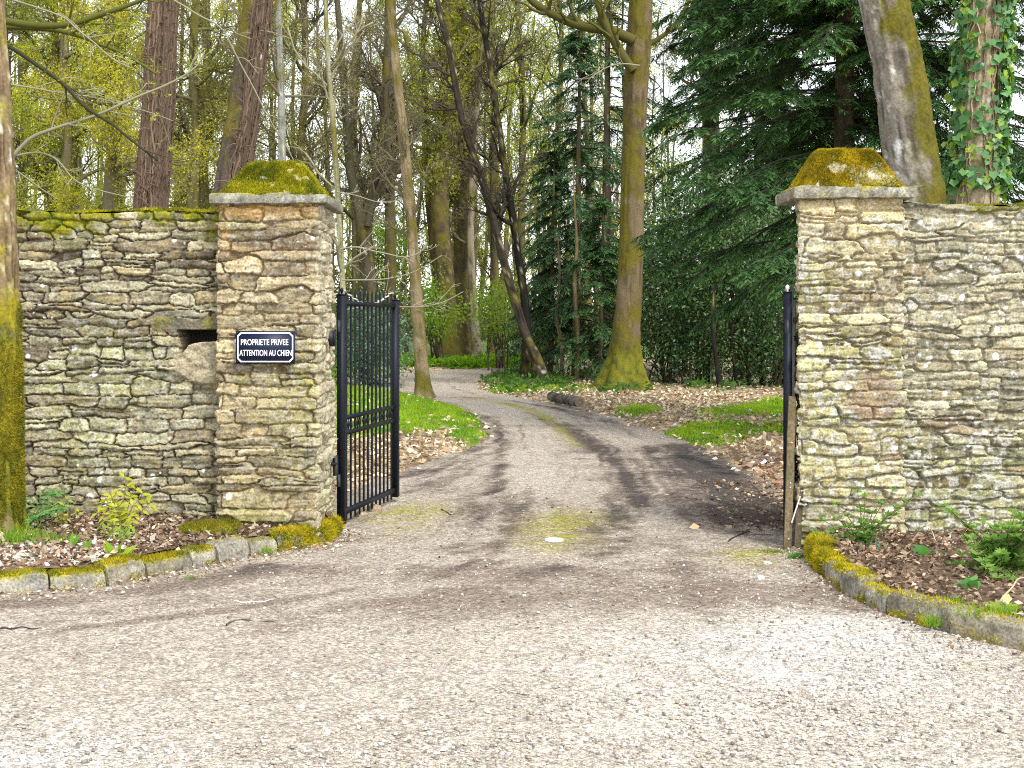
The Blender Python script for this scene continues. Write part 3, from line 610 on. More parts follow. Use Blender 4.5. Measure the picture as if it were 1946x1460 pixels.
# ---------------------------------------------------------------- planting beds and kerb stones
KL = np.array([(-5.6, 6.55), (-4.3, 6.98), (-3.4, 7.2), (-2.86, 7.35), (-2.35, 7.62), (-2.02, 8.10), (-1.64, 8.68), (-1.42, 8.86), (-1.27, 9.08), (-1.235, 9.6)])
KR = np.array([(2.0, 8.85), (1.90, 8.45), (1.865, 7.9), (1.87, 7.42), (1.95, 6.9), (2.10, 6.58), (2.28, 6.24), (2.46, 5.95), (2.9, 5.4), (3.6, 4.8), (4.8, 4.2)])
def resamp(L, s):
    d = np.concatenate([[0], np.cumsum(np.linalg.norm(np.diff(L, axis=0), axis=1))]); s = np.clip(s, 0, d[-1])
    return np.stack([np.interp(s, d, L[:, 0]), np.interp(s, d, L[:, 1])], 1), d[-1]
def kerb(L, lens, side, h, labels, seed, mossamt, group):
    s = 0; tot = resamp(L, np.array([0.]))[1]; k = 0
    while s < tot-.05:
        ln = lens[k % len(lens)]; e = min(s+ln, tot); n = 26
        c, _ = resamp(L, np.linspace(s+.006, e-.006, n)); T = np.gradient(c, axis=0); T /= np.linalg.norm(T, axis=1, keepdims=True)
        nr = np.stack([-T[:, 1], T[:, 0]], 1)*side           # into the bed
        hh = h*(1+.16*math.sin(k*2.3+seed)); sec = []
        prof = [(-.0, -.03), (.004, .3), (.010, .62), (.02, .86), (.036, .965), (.06, 1.0), (.085, 1.02), (.115, 1.0), (.145, .93), (.16, .6), (.165, -.03)]
        endr = np.minimum(1, np.minimum(np.arange(n), n-1-np.arange(n))/3.0); endr = .88+.12*np.sqrt(1-(1-endr)**2)
        prof2 = []
        for a, b in zip(prof[:-1], prof[1:]):
            for t in (0, .34, .67): prof2.append((a[0]*(1-t)+b[0]*t, a[1]*(1-t)+b[1]*t))
        prof2.append(prof[-1])
        for u, w in prof2:
            q = np.concatenate([c+nr*(.0825+(u-.0825)*(.7+.3*endr))[:, None], (w*hh*endr)[:, None]], 1); sec.append(q)
        S = np.stack(sec, 0)
        nz = fbm(S*6+k*3.3, 4, seed)*.018+fbm(S*22, 3, seed+1)*.006
        S[..., :2] -= nr[None]*nz[..., None]*.9; S[..., 2] += nz*.5*(S[..., 2] > .02)
        mamt = mossamt(s, tot, k)
        topw = sst(.55, .98, S[..., 2]/hh)[..., None][..., 0]
        mf = lambda w, f, g: mamt[0]*topw*sst(-.6, .2, f+.3)+mamt[1]*sst(.6, .1, w[..., 2]/hh)*sst(-.2, .3, f)+mamt[2]*sst(-.2, .3, f)
        col = stonecol(S, [(.25, .23, .19), (.29, .27, .23), (.19, .17, .13), (.26, .23, .18)][k % 4], seed+k, mf, .2)
        mb = MB(); mb.grid(S, col, flip=(side > 0))
        mb.add(S[:, 0], None, [[0, i, i+1] for i in range(1, len(sec)-1)], col=col[:, 0]); mb.add(S[:, -1], None, [[0, i+1, i] for i in range(1, len(sec)-1)], col=col[:, -1])
        mid = c[n//2]; o = mb.obj('kerb_stone', M_STONE, None, True, (mid[0], mid[1], 0))
        tag(o, labels(k), 'kerb stone', group)
        mk_ = lambda p: np.clip(mamt[0]*sst(.75, 1.0, p[:, 2]/hh)*sst(-.6, .2, fbm(p*11, 4, seed+k)+.3)+mamt[1]*sst(.6, .1, p[:, 2]/hh)*sst(-.2, .3, fbm(p*11, 4, seed+k))+mamt[2]*.8, 0, 1)
        Sf = S if side > 0 else S[:, ::-1]
        fz = fuzz(Sf, 3200, .016+.018*mamt[2], .006, seed+k*7, (np.array([.20, .20, .015]), np.array([.52, .43, .02]), np.array([.42, .28, .02])), mask=mk_, up=.2)
        if fz.n: fz.obj('moss', M_MOSS, o, False)
        s = e; k += 1
ORD = ['first', 'second', 'third', 'fourth', 'fifth', 'sixth', 'seventh', 'eighth', 'ninth', 'tenth', 'eleventh', 'twelfth', 'thirteenth', 'fourteenth', 'fifteenth', 'sixteenth', 'seventeenth', 'eighteenth', 'nineteenth', 'twentieth']
kerb(KL[::-1], [.30, .24, .42, .22, .30, .21, .36, .28, .33, .50, .42], -1, .118,
     lambda k: ('shaggy moss covered kerb stone, ' if k < 3 else 'grey kerb stone with yellow moss, ')+ORD[k]+' from the left pillar along the left bed', 61,
     lambda s, t, k: (1., .2, 1.0) if k < 3 else ([.9, .25, .5, .15, .1, .6, .9, 1., 1., 1., 1.][k % 11], [.3, .5, .4, .2, .6, .5][k % 6], 0.0), 'kerb stones of the left bed')
kerb(KR, [.30, .34, .28, .40, .30, .36, .46, .44, .52], 1, .122,
     lambda k: ('yellow moss covered kerb stone, ' if k < 3 else 'grey kerb stone with patchy moss, ')+ORD[k]+' from the right pillar along the right bed', 62,
     lambda s, t, k: (1., .5, .9) if k < 3 else ([1., .5, .15, .8, .6, .3, .2, .15, .1][k % 9], [.8, 1., .5, .9, .8][k % 5], 0.0), 'kerb stones of the right bed')
def bed(name, L, yw, zk, zw, side, seed, xend):
    n = 140; c, tot = resamp(L, np.linspace(0, resamp(L, np.array([0.]))[1], n)); T = np.gradient(c, axis=0); T /= np.linalg.norm(T, axis=1, keepdims=True)
    nr = np.stack([-T[:, 1], T[:, 0]], 1)*side; a = c+nr*.13
    b = np.stack([np.clip(np.interp(np.linspace(0, 1, n), [0, 1], xend), -9, 9), np.full(n, yw)], 1)
    t = np.linspace(0, 1, 70)[:, None, None]; XY = a[None]*(1-t)+b[None]*t
    z = zk+(zw-zk)*t[..., 0]+.02*fbm(np.concatenate([XY*2.5, 0*XY[..., :1]], -1), 4, seed)
    S = np.concatenate([XY, z[..., None]], -1)
    f = fbm(S*6, 4, seed+1); g = fbm(S*25, 3, seed+2)
    cc = mixc((.06, .042, .03), (.18, .13, .09), sst(-.6, .6, f+.6*g)); mb = MB(); mb.grid(S, cc, flip=(side > 0))
    kind(mb.obj(name, M_SOIL), 'structure'); return S
BL = bed('planting_bed', KL[::-1], 9.24, .115, .185, -1, 63, (-1.30, -5.6))
BR = bed('planting_bed', KR, 9.06, .105, .085, 1, 64, (1.98, 5.8))
def bedpt(S, px, py):                                        # the point of a bed seen at a pixel of the photograph
    q = S.reshape(-1, 3); d = np.hypot(CX+q[:, 0]/q[:, 1]*F-px, HY+(EYE-q[:, 2])/q[:, 1]*F-py); return q[d.argmin()]
def on_grid(S, n, r):
    ny, nx = S.shape[:2]; a = r.random(n)*(ny-1); b = r.random(n)*(nx-1); i = a.astype(int); j = b.astype(int); s = (a-i)[:, None]; t = (b-j)[:, None]
    return (S[i, j]*(1-s)+S[i+1, j]*s)*(1-t)+(S[i, j+1]*(1-s)+S[i+1, j+1]*s)*t

# ---------------------------------------------------------------- leaf litter, grass, gravel
def litter(p, cols, L, r, lift=.012):
    n = len(p); m = MB(); k = r.choice(len(cols), n); c = np.array(cols)[k]*np.exp(r.normal(size=(n, 1))*.38)
    d = r.normal(size=(n, 3))*np.array([1, 1, .35]); nm = r.normal(size=(n, 3))*.8+np.array([0, 0, 1.0])
    ll = L*r.uniform(.35, 1.45, n); m.leaves(p+np.array([0, 0, lift])*r.random((n, 1))+[0, 0, .006], d, ll, ll*r.uniform(.4, .75, n), c, nm, bend=.18); return m
r5 = np.random.default_rng(5)
PALE = [(.55, .45, .38), (.62, .55, .48), (.42, .29, .21), (.30, .17, .11), (.50, .40, .30), (.66, .60, .55)]
BROWN = [(.26, .17, .11), (.19, .12, .08), (.38, .28, .20), (.13, .09, .065), (.46, .38, .30)]
TAN = [(.56, .44, .29), (.64, .53, .38), (.40, .28, .17), (.50, .40, .27), (.31, .20, .12), (.68, .60, .47)]
a = on_grid(BL, 15000, r5); w = sst(-2.0, -2.7, a[:, 0])*sst(8.6, 7.9, a[:, 1]); k = r5.random(len(a)) < w
litter(a[k], PALE, .040, r5, .03).obj('leaf_litter', M_LITTER, None, False)['kind'] = 'stuff'
litter(a[~k], BROWN, .038, r5, .02).obj('leaf_litter', M_LITTER, None, False)['kind'] = 'stuff'
litter(on_grid(BR, 13000, r5), BROWN[:4]+[(.40, .30, .22)], .036, r5, .025).obj('leaf_litter', M_LITTER, None, False)['kind'] = 'stuff'
x = r5.uniform(-6, 9, 120000); y = 9.7+(41-9.7)*r5.random(120000)**1.6; sd = sdist(x, y); gmk = grassmask(x, y); px, py = pxpy(x, y)
dens = np.where(px > CX, sst(-.25, .25, sd)*sst(2600, 1500, px), sst(-.1, .25, sd))*(1-.85*sst(.45, .9, gmk))*sst(600, 650, px)*(.25+.75*sst(.9, .2, (px > 1200)*(py < 752)))
k = (r5.random(len(x)) < dens*.95); x, y, px = x[k], y[k], px[k]; z = np.maximum(gz(x, y), .004)
redd = (np.exp(-((px-1470)/60)**2-((py[k]-925)/50)**2) > r5.random(len(x)))
pp = np.stack([x, y, z], 1)
litter(pp[~redd], TAN, .072, r5, .03).obj('leaf_litter', M_LITTER, None, False)['kind'] = 'stuff'
litter(pp[redd], [(.50, .33, .26), (.36, .20, .15), (.60, .46, .38), (.25, .14, .11)], .075, r5, .03).obj('leaf_litter', M_LITTER, None, False)['kind'] = 'stuff'
x = r5.uniform(1.2, 2.5, 1600); y = r5.uniform(9.6, 12.5, 1600); k = r5.random(1600) < sst(1.2, 2.3, x-.05*(y-9.6)); x = x[k]; y = y[k]
litter(np.stack([x, y, 0*x+.008], 1), BROWN, .045, r5, .015).obj('leaf_litter', M_LITTER, None, False)['kind'] = 'stuff'
def drift(L, n, off, cols, sz):                               # debris gathered along the foot of a kerb
    t = r5.random(n)*resamp(L, np.array([0.]))[1]; c, _ = resamp(L, t); c2, _ = resamp(L, t+.02); T = (c2-c)/(np.linalg.norm(c2-c, axis=1, keepdims=True)+1e-9)
    q = c+np.stack([-T[:, 1], T[:, 0]], 1)*off*(np.abs(r5.normal(size=(n, 1)))*.11+.01); k = (q[:, 0] > -4)&(q[:, 0] < 4)&np.isfinite(q).all(1)
    return litter(np.concatenate([q[k], np.full((k.sum(), 1), .012)], 1), cols, sz, r5, .012)
drift(KL, 1500, -1, PALE+BROWN, .024).obj('leaf_litter', M_LITTER, None, False)['kind'] = 'stuff'
drift(KR, 900, -1, BROWN+[(.5, .46, .4)], .022).obj('leaf_litter', M_LITTER, None, False)['kind'] = 'stuff'
x = r5.uniform(-3, 2.6, 420); y = 6.2+5.5*r5.random(420)**.8; litter(np.stack([x, y, 0*x+.012], 1), BROWN+PALE[2:5], .022, r5, .008).obj('leaf_litter', M_LITTER, None, False)['kind'] = 'stuff'
# grass
N = 420000; x = np.concatenate([r5.uniform(-5, 8, N), r5.uniform(-9, 3, N//2)]); y = np.concatenate([9.8+20*r5.random(N)**1.2, r5.uniform(28, 54, N//2)])
gmk = grassmask(x, y); sd = sdist(x, y)
k = (r5.random(len(x)) < sst(.38, .8, gmk)*.55) & (sd > .02); x, y, gmk = x[k], y[k], gmk[k]; n = len(x)
p = np.stack([x, y, gz(x, y)-.005], 1); f = fbm(np.stack([x*3, y*3, 0*x], -1), 3, 41); h = (.05+.03*f+.05*(y > 38)+.02*(y > 20))*r5.uniform(.6, 1.5, n)
c = mixc(mixc((.17, .35, .012), (.40, .54, .03), sst(-.6, .6, f)), (.05, .16, .02), np.clip(r5.random(n)-.55, 0, 1))
m = MB(); m.blades(p, r5.normal(size=(n, 3))*np.array([.45, .45, .2])+np.array([0, 0, 1]), h, .009+.0005*y, c)
m.obj('grass', M_LEAF, None, False)['kind'] = 'stuff'
# loose gravel
def gravel(n, px0, px1, py0, py1, dens, cols, s0, s1):
    px = r5.uniform(px0, px1, n); py = py0+(py1-py0)*r5.random(n); k = r5.random(n) < dens(px, py); px, py = px[k], py[k]; n = len(px)
    Y = F*EYE/(py-HY); c0 = np.stack([(px-CX)/F*Y, Y, np.full(n, .008)], 1)
    T = np.array([(1, 0, 0), (0, 1, 0), (-1, 0, 0), (0, -1, 0), (0, 0, 1), (.7, .7, .6), (-.7, .7, .6), (-.7, -.7, .6), (.7, -.7, .6)])
    fc = [(0, 5, 8), (1, 6, 5), (2, 7, 6), (3, 8, 7), (4, 8, 5), (4, 5, 6), (4, 6, 7), (4, 7, 8), (0, 1, 5), (1, 2, 6), (2, 3, 7), (3, 0, 8)]
    s = s0+(s1-s0)*r5.random((n, 1, 1))**2.5; V = T[None]*s*r5.uniform(.6, 1.25, (n, 9, 1))*r5.uniform(.55, 1, (n, 1, 3))
    a = r5.uniform(0, 6.28, n); ca, sa = np.cos(a)[:, None], np.sin(a)[:, None]
    V = np.stack([V[..., 0]*ca-V[..., 1]*sa, V[..., 0]*sa+V[..., 1]*ca, V[..., 2]], -1)+c0[:, None]
    q = (np.array(fc)[None]+np.arange(n)[:, None, None]*9).reshape(-1, 3)
    cc = np.array(cols)[r5.choice(len(cols), n)]*np.exp(r5.normal(size=(n, 1))*.2)
    m = MB(); m.add(V, None, q, col=np.repeat(cc, 9, 0)); m.obj('gravel', M_STONE, None, False)['kind'] = 'stuff'
GW = [(.48, .45, .41), (.60, .58, .55), (.38, .34, .29), (.26, .225, .19), (.46, .40, .33)]
gravel(22000, -150, 2150, 1040, 1520, lambda px, py: np.clip(.18+.9*np.exp(-((px-1650)/420)**2-((py-1260)/130)**2)+.8*np.exp(-((px-60)/330)**2-((py-1450)/70)**2)+.6*np.exp(-((px-800)/300)**2-((py-1440)/50)**2)+.5*np.exp(-((px-1300)/500)**2-((py-1400)/90)**2), 0, 1), GW, .004, .014)
gravel(4500, 600, 1520, 760, 1100, lambda px, py: .35+.5*np.exp(-((px-720)/120)**2-((py-1010)/40)**2)+.4*np.exp(-((px-1500)/70)**2-((py-1070)/40)**2), GW[2:]+[(.3, .26, .22), (.25, .2, .17)], .004, .011)

# ---------------------------------------------------------------- trees
def smooth_path(pts, n):
    pts = np.asarray(pts, float); m = len(pts); s = np.linspace(0, m-1-1e-6, n); i = s.astype(int); t = (s-i)[:, None]
    a = pts[np.maximum(i-1, 0)]; b = pts[i]; c = pts[i+1]; d = pts[np.minimum(i+2, m-1)]
    return .5*(2*b+(c-a)*t+(2*a-5*b+4*c-d)*t*t+(3*b-a-3*c+d)*t**3)
def bark(base, dark, moss=0., side=None, lich=0., low=None, mc=TM, lc=(.55, .55, .52), fs=1.0, lowc=None):
    def f(S, N, s, rib):
        f1 = fbm(S*3.0*fs, 4, 3); f2 = fbm(S*np.array([14, 14, 9])*fs, 4, 4)
        c = mixc(base, dark, sst(-.1, .6, -rib*.9+f2*.35))*(1+.25*f2)[..., None]
        if lich: c = mixc(c, lc, sst(.62-.4*lich, .72-.3*lich, f2+.45*f1)*.85)
        m = moss+.0*f1
        if side is not None: m = m+side[2]*(N[..., 0]*side[0]+N[..., 1]*side[1])
        if low is not None: m = m+low[1]*sst(low[0]*1.3, low[0]*.7, S[..., 2]+.25*f1*low[0])
        m = np.clip(sst(-.40, .40, m-.5+.8*f1+.45*f2), 0, 1)*(m > .02)
        mm = mixc(mc[0], mc[1], sst(-.7, .6, f2+.5*f1))
        if lowc is not None: mm = mixc(mm, mm*np.asarray(lowc), sst(low[0]*1.3, low[0]*.6, S[..., 2]))
        return mixc(c, mm, m)
    return f
def trunk(mb, pts, rad, colf, sides=28, ring=.07, amp=.012, rib=14., seed=0, flare=0., fl_h=.4, lobes=5):
    pts = np.asarray(pts, float); ln = np.linalg.norm(np.diff(pts, axis=0), axis=1).sum(); n = max(6, int(ln/ring))
    c = smooth_path(pts, n); r = np.interp(np.linspace(0, 1, n), np.linspace(0, 1, len(rad)), rad)
    T = np.gradient(c, axis=0); T /= np.linalg.norm(T, axis=1, keepdims=True)
    U = np.cross(T, [0, 1., 0]); U /= np.linalg.norm(U, axis=1, keepdims=True); W = np.cross(T, U)
    a = np.linspace(0, 2*math.pi, sides+1)[:-1]; s = np.concatenate([[0], np.cumsum(np.linalg.norm(np.diff(c, axis=0), axis=1))])
    N = U[:, None]*np.cos(a)[None, :, None]+W[:, None]*np.sin(a)[None, :, None]
    rr = r[:, None]*np.ones(sides)
    if flare: rr = rr*(1+flare*np.exp(-s/fl_h)[:, None]*(.62+.38*np.cos(lobes*a+1.0+.6*np.sin(2*a)))[None])
    S0 = c[:, None]+N*rr[..., None]
    k = np.stack([N[..., 0]*rib*.35, N[..., 1]*rib*.35, s[:, None]*rib*.07+0*rr], -1)
    rb = fbm(k*1.0+seed, 4, seed+1)+.5*fbm(S0*5, 3, seed+2)
    S = S0+N*(amp*rb+.25*amp*fbm(S0*30, 2, seed+7))[..., None]
    col = colf(S, N, s, rb)
    S = np.concatenate([S, S[:, :1]], 1); col = np.concatenate([col, col[:, :1]], 1)
    mb.grid(S, col, flip=True)
    return c, r
def spawn(Pt, Rd, K, tr, lf, ang, n, r, up=0.1, wig=.25, rf=.6, rend=.004, rmax=None):
    B, m, _ = Pt.shape; t = r.uniform(tr[0], tr[1], (B, K))*(m-1); i = np.minimum(t.astype(int), m-2); fr = (t-i)[..., None]
    bi = np.arange(B)[:, None]; p = Pt[bi, i]*(1-fr)+Pt[bi, i+1]*fr; d = Pt[bi, i+1]-Pt[bi, i]; d /= np.linalg.norm(d, axis=-1, keepdims=True)+1e-9
    pl_ = np.linalg.norm(np.diff(Pt, axis=1), axis=-1).sum(1)[:, None]
    r0 = (Rd[bi, i]*(1-fr[..., 0])+Rd[bi, i+1]*fr[..., 0])*rf
    if rmax: r0 = np.minimum(r0, rmax)
    pr = np.cross(d, r.normal(size=d.shape)); pr /= np.linalg.norm(pr, axis=-1, keepdims=True)+1e-9
    an = np.radians(r.uniform(ang[0], ang[1], (B, K)))[..., None]; d = d*np.cos(an)+pr*np.sin(an)
    if np.ndim(lf) and len(lf) == 3: L = r.uniform(lf[0], lf[1], (B, K))*lf[2]*(1-.45*t/(m-1))
    else: L = pl_*r.uniform(lf[0], lf[1], (B, K))*(1-.45*t/(m-1))
    p = p.reshape(-1, 3); d = d.reshape(-1, 3); L = L.reshape(-1, 1); out = [p]
    for k in range(n-1):
        d = d+r.normal(size=d.shape)*wig+np.array([0, 0, up]); d /= np.linalg.norm(d, axis=1, keepdims=True); p = p+d*L/(n-1); out.append(p)
    rr = r0.reshape(-1, 1)*np.linspace(1, 0, n)[None]**.8; rr = np.maximum(rr, np.minimum(rend, r0.reshape(-1, 1)))
    return np.stack(out, 1), rr
def tips(Pt, M, r, t0=.2):
    B, m, _ = Pt.shape; t = r.uniform(t0, 1, (B, M))*(m-1); i = np.minimum(t.astype(int), m-2); f = (t-i)[..., None]; b = np.arange(B)[:, None]
    return (Pt[b, i]*(1-f)+Pt[b, i+1]*f).reshape(-1, 3), np.repeat(Pt[:, -1]-Pt[:, 0], M, 0)
def crown(root, c, rd, seed, K=(14, 7, 6, 4), t0=.25, L0=(2.0, 3.5, 1.0), bc=(.15, .13, .08), tc=(.20, .17, .11), leaf=None, rend=.006, up=.06, wig=.22, a0=(35, 70), rf0=.5, r0max=.09):
    """limbs, boughs and twigs on a trunk line; leaf = (per twig, length, colours, spread)"""
    r = np.random.default_rng(seed); mb = MB()
    A, Ra = spawn(c[None], rd[None], K[0], (t0, .99), L0, a0, 8, r, up*1.3, wig*.8, rf0, .012, r0max); mb.tubes(A, Ra, 6, bc)
    B_, Rb = spawn(A, Ra, K[1], (.15, 1), (.35, .65), (30, 60), 6, r, up, wig, .65, rend*1.4); mb.tubes(B_, Rb, 4, np.array(bc)*1.05)
    D, Rc = spawn(B_, Rb, K[2], (.1, 1), (.4, .75), (28, 60), 5, r, up*.6, wig, .7, rend); mb.tubes(D, Rc, 3, tc)
    last = D
    if K[3]:
        E, Re = spawn(D, Rc, K[3], (.1, 1), (.4, .8), (25, 60), 4, r, up*.3, wig, .75, rend*.8); mb.tubes(E, Re, 3, np.array(tc)*1.1); last = E
    mb.obj('branches', M_TWIG, root)
    if leaf:
        p, d = tips(last, leaf[0], r); n = len(p); m = MB(); p = p+r.normal(size=(n, 3))*leaf[3]
        cl = np.array(leaf[2]); f = sst(-.6, .6, fbm(p*1.2, 3, seed))[:, None]; cc = (cl[0]*(1-f)+cl[1]*f)*np.exp(r.normal(size=(n, 1))*.22)
        L = leaf[1]*r.uniform(.6, 1.4, n); m.leaves(p, d+r.normal(size=(n, 3))*.8*np.linalg.norm(d, axis=1, keepdims=True)-np.array([0, 0, .05]), L, L*.5, cc)
        m.obj('foliage', M_LEAF, root, False)
def tree(name, label, pts, Y, rpx, colf, dY=0., cat='tree', group=None, tr={}, cr=None, base=None):
    pw = path(pts, Y, dY) if base is None else np.asarray(base, float)
    s = Y/F; rad = np.array(rpx)*s*.5
    root = thing(name, label, cat, (pw[0][0], pw[0][1], 0), group)
    mb = MB(); c, rr = trunk(mb, pw, rad, colf, **tr); mb.obj('trunk', M_BARK, root)
    if cr: crown(root, c, rr, **cr)
    return root, c, rr
def gpath(pts, Y):                                           # drop the foot of a trunk to the ground
    q = list(pts); yb = HY+F*(EYE+.05)/Y
    if q[0][1] < yb-2: q = [(q[0][0], yb)]+q
    return q
def branch(root, pts, Y, w, col, seed, K=(9, 5), L=(.3, .6), up=.0, dY=0., rend=.003, leaf=None, side=10, ys=None):
    r = np.random.default_rng(seed)
    q = np.array([P(a, b, y) for (a, b), y in zip(pts, ys)]) if ys is not None else path(pts, Y, dY)
    c = smooth_path(q, 26); c += fbm(c*3, 3, seed)[:, None]*.01
    rd = np.linspace(w[0], w[1], 26)*Y/F*.5; mb = MB()
    mb.tubes(c, rd, side, col)
    A = c[None]; Ra = rd[None]
    if K[0]:
        A, Ra = spawn(A, Ra, K[0], (.15, 1), (L[0], L[1]), (25, 65), 7, r, up, .16, .55, rend); mb.tubes(A, Ra, 5, np.array(col)*1.2)
    if K[1]:
        A, Ra = spawn(A, Ra, K[1], (.15, 1), (.3, .6), (25, 60), 5, r, up, .2, .6, rend*.8); mb.tubes(A, Ra, 4, np.array(col)*1.35)
    br = mb.obj('branch', M_TWIG, root)
    if leaf:
        p, d = tips(A, leaf[0], r); n = len(p); m = MB(); L_ = leaf[1]*r.uniform(.6, 1.3, n); f = r.random((n, 1))
        m.leaves(p, d+r.normal(size=(n, 3))*.3, L_, L_*.45, np.array(leaf[2][0])*(1-f)+np.array(leaf[2][1])*f); m.obj('foliage', M_LEAF, br, False)
    return br
YG = ((.33, .38, .025), (.56, .56, .05)); BG = ((.14, .27, .03), (.30, .40, .05)); OL2 = ((.34, .37, .05), (.52, .52, .10)); OL = ((.22, .22, .05), (.34, .32, .08))

# mossy trunk at the left edge, in front of the wall
bl = bark((.24, .175, .10), (.09, .06, .033), .12, (-.3, -.6, .1), .7, (1.62, 1.0), (MOSS2*.7, np.array([.25, .21, .016])), (.66, .63, .54), 1.6)
A0, cA, rA = tree('mossy_tree', 'ribbed trunk with thick moss below, in front of the left wall at the fern', None, 8.55, None, bl, base=[(-3.40, 8.5, .05), (-3.41, 8.52, .5), (-3.425, 8.55, 1.3), (-3.45, 8.55, 2.2), (-3.50, 8.55, 3.2), (-3.56, 8.5, 4.6)],
                  tr=dict(sides=64, ring=.03, amp=.022, rib=34., seed=3, flare=.35, fl_h=.25)) if False else (None, None, None)
def tree_at(name, label, base, rad, colf, tr, cr=None, cat='tree'):
    base = np.asarray(base, float); root = thing(name, label, cat, (base[0][0], base[0][1], 0)); mb = MB()
    c, rr = trunk(mb, base, rad, colf, **tr); mb.obj('trunk', M_BARK, root)
    if cr: crown(root, c, rr, **cr)
    return root, c, rr
A0, cA, rA = tree_at('mossy_tree', 'ribbed trunk with thick moss below, in front of the left wall beside the fern',
    [(-3.365, 8.5, .05), (-3.375, 8.52, .5), (-3.385, 8.55, 1.3), (-3.405, 8.55, 2.2), (-3.445, 8.55, 3.2), (-3.51, 8.5, 4.6)], [.20, .19, .18, .175, .165, .15], bl, dict(sides=72, ring=.03, amp=.02, rib=34., seed=3, flare=.3, fl_h=.2))
fz_c = cA[(cA[:, 2] < 1.7)]; ang = np.linspace(-2.6, .6, 40)
sf = np.stack([fz_c+np.stack([np.cos(a)*rA[:len(fz_c)], np.sin(a)*rA[:len(fz_c)], 0*rA[:len(fz_c)]], 1)*1.04 for a in ang], 1)
fuzz(sf, 26000, .02, .006, 15, (MOSS2, np.array([.28, .24, .018]), MOSSD), mask=lambda p: sst(1.75, 1.2, p[:, 2]+.25*fbm(p*5, 3, 8))*.9, up=-.1).obj('moss', M_MOSS, A0, False)
DK = (.045, .045, .022); PLB = (.26, .25, .165)
branch(A0, [(5, 40), (60, 48), (130, 46), (200, 25), (270, 0), (330, -30)], 9.5, (15, 6), (.09, .10, .02), 101, (8, 5), (.2, .5), .03, leaf=(3, .03, YG))
branch(A0, [(5, 50), (90, 56), (160, 72), (240, 105), (300, 140)], 9.6, (11, 4), (.10, .11, .02), 102, (8, 5), (.25, .5), .0, leaf=(2, .03, YG))
branch(A0, [(10, 85), (60, 115), (120, 160), (165, 205), (215, 240), (260, 275), (300, 305)], 9.2, (9, 4), DK, 103, (6, 4), (.15, .35), -.03)
branch(A0, [(22, 300), (60, 262), (110, 242), (180, 220), (260, 185), (330, 155), (375, 125), (390, 95)], 9.3, (8, 2.5), PLB, 104, (8, 4), (.1, .3), .03, leaf=(3, .025, YG))
branch(A0, [(22, 298), (70, 290), (110, 305), (150, 345), (240, 375)], 9.4, (4.5, 2), PLB, 105, (5, 3), (.15, .35), -.02)
branch(A0, [(25, 318), (60, 345), (110, 380)], 9.4, (3, 1.5), PLB, 106, (3, 2), (.2, .3), 0)
branch(A0, [(20, 0), (110, 30), (150, 60), (210, 110), (250, 130)], 9.0, (4, 2), PLB, 107, (6, 4), (.2, .45), -.02, leaf=(2, .028, YG))
branch(A0, [(20, 160), (100, 175), (200, 190), (330, 230)], 9.6, (4, 1.5), PLB, 108, (9, 4), (.2, .45), -.01, leaf=(4, .028, YG))

# trunks behind the left wall
VB = bark((.085, .068, .052), (.04, .032, .026), .0, None, .25, None)
def vines(root, c, rd, n, col, seed, ang=(0, 6.28), twigs=10, w=.011):
    r = np.random.default_rng(seed); m = len(c); Pt = []; 
    for k in range(n):
        a = r.uniform(*ang)+np.cumsum(r.normal(size=m)*.035); off = rd*1.02+r.uniform(0, .015)
        Pt.append(c+np.stack([np.cos(a)*off, np.sin(a)*off, 0*a], 1))
    Pt = np.array(Pt); Rd = np.full(Pt.shape[:2], w)*r.uniform(.5, 1.3, (n, 1)); cc = np.array(col)*np.exp(r.normal(size=(n, 1))*.3)
    mb = MB(); mb.tubes(Pt, Rd, 5, cc)
    if twigs:
        A, Ra = spawn(Pt, Rd, twigs, (0, 1), (.15, .5, 1.0), (30, 80), 6, r, .02, .3, .6, .002); mb.tubes(A, Ra, 3, np.array(col)*1.4)
    mb.obj('vine_stems', M_TWIG, root)
T1, c, rr = tree('vine_clad_tree', 'straight reddish trunk wrapped in bare vines, behind the left wall', gpath([(287, 440), (292, 330), (301, 200), (306, 80), (314, -60), (320, -200)], 15), 15, [60, 58, 56, 54, 52, 50, 46], VB, tr=dict(sides=32, ring=.05, amp=.015, rib=24., seed=11))
vines(T1, c, rr, 90, (.125, .088, .06), 12, (3.14, 6.28), 9)
T2, c, rr = tree('leaning_vine_tree', 'leaning trunk half mossy and half wrapped in vines, behind the left pillar cap', gpath([(432, 440), (440, 350), (457, 240), (473, 120), (487, 20), (500, -120)], 14), 14, [66, 64, 62, 58, 56, 52, 46], bark((.095, .075, .055), (.042, .034, .027), .15, (-1, -.2, .55), .2), tr=dict(sides=32, ring=.05, amp=.015, rib=24., seed=14))
vines(T2, c, rr, 55, (.125, .088, .06), 15, (4.9, 6.8), 8)
branch(T2, [(330, 0), (380, 30), (425, 60), (470, 145), (510, 220), (540, 270), (562, 312)], 11.5, (3.5, 1.5), PLB, 109, (6, 3), (.1, .25), -.02)
tree('pale_tree', 'slim whitish grey trunk rising behind the left pillar cap', gpath([(536, 330), (534, 180), (530, 60), (524, -120)], 24), 24, [15, 14, 13, 12, 10], bark((.27, .275, .24), (.14, .14, .11), .1, None, .5), tr=dict(sides=14, ring=.12, amp=.006, seed=5),
     cr=dict(seed=51, K=(12, 6, 5, 3), t0=.35, L0=(1.2, 2.4, 1.), leaf=(1, .04, OL, .05), rend=.005))
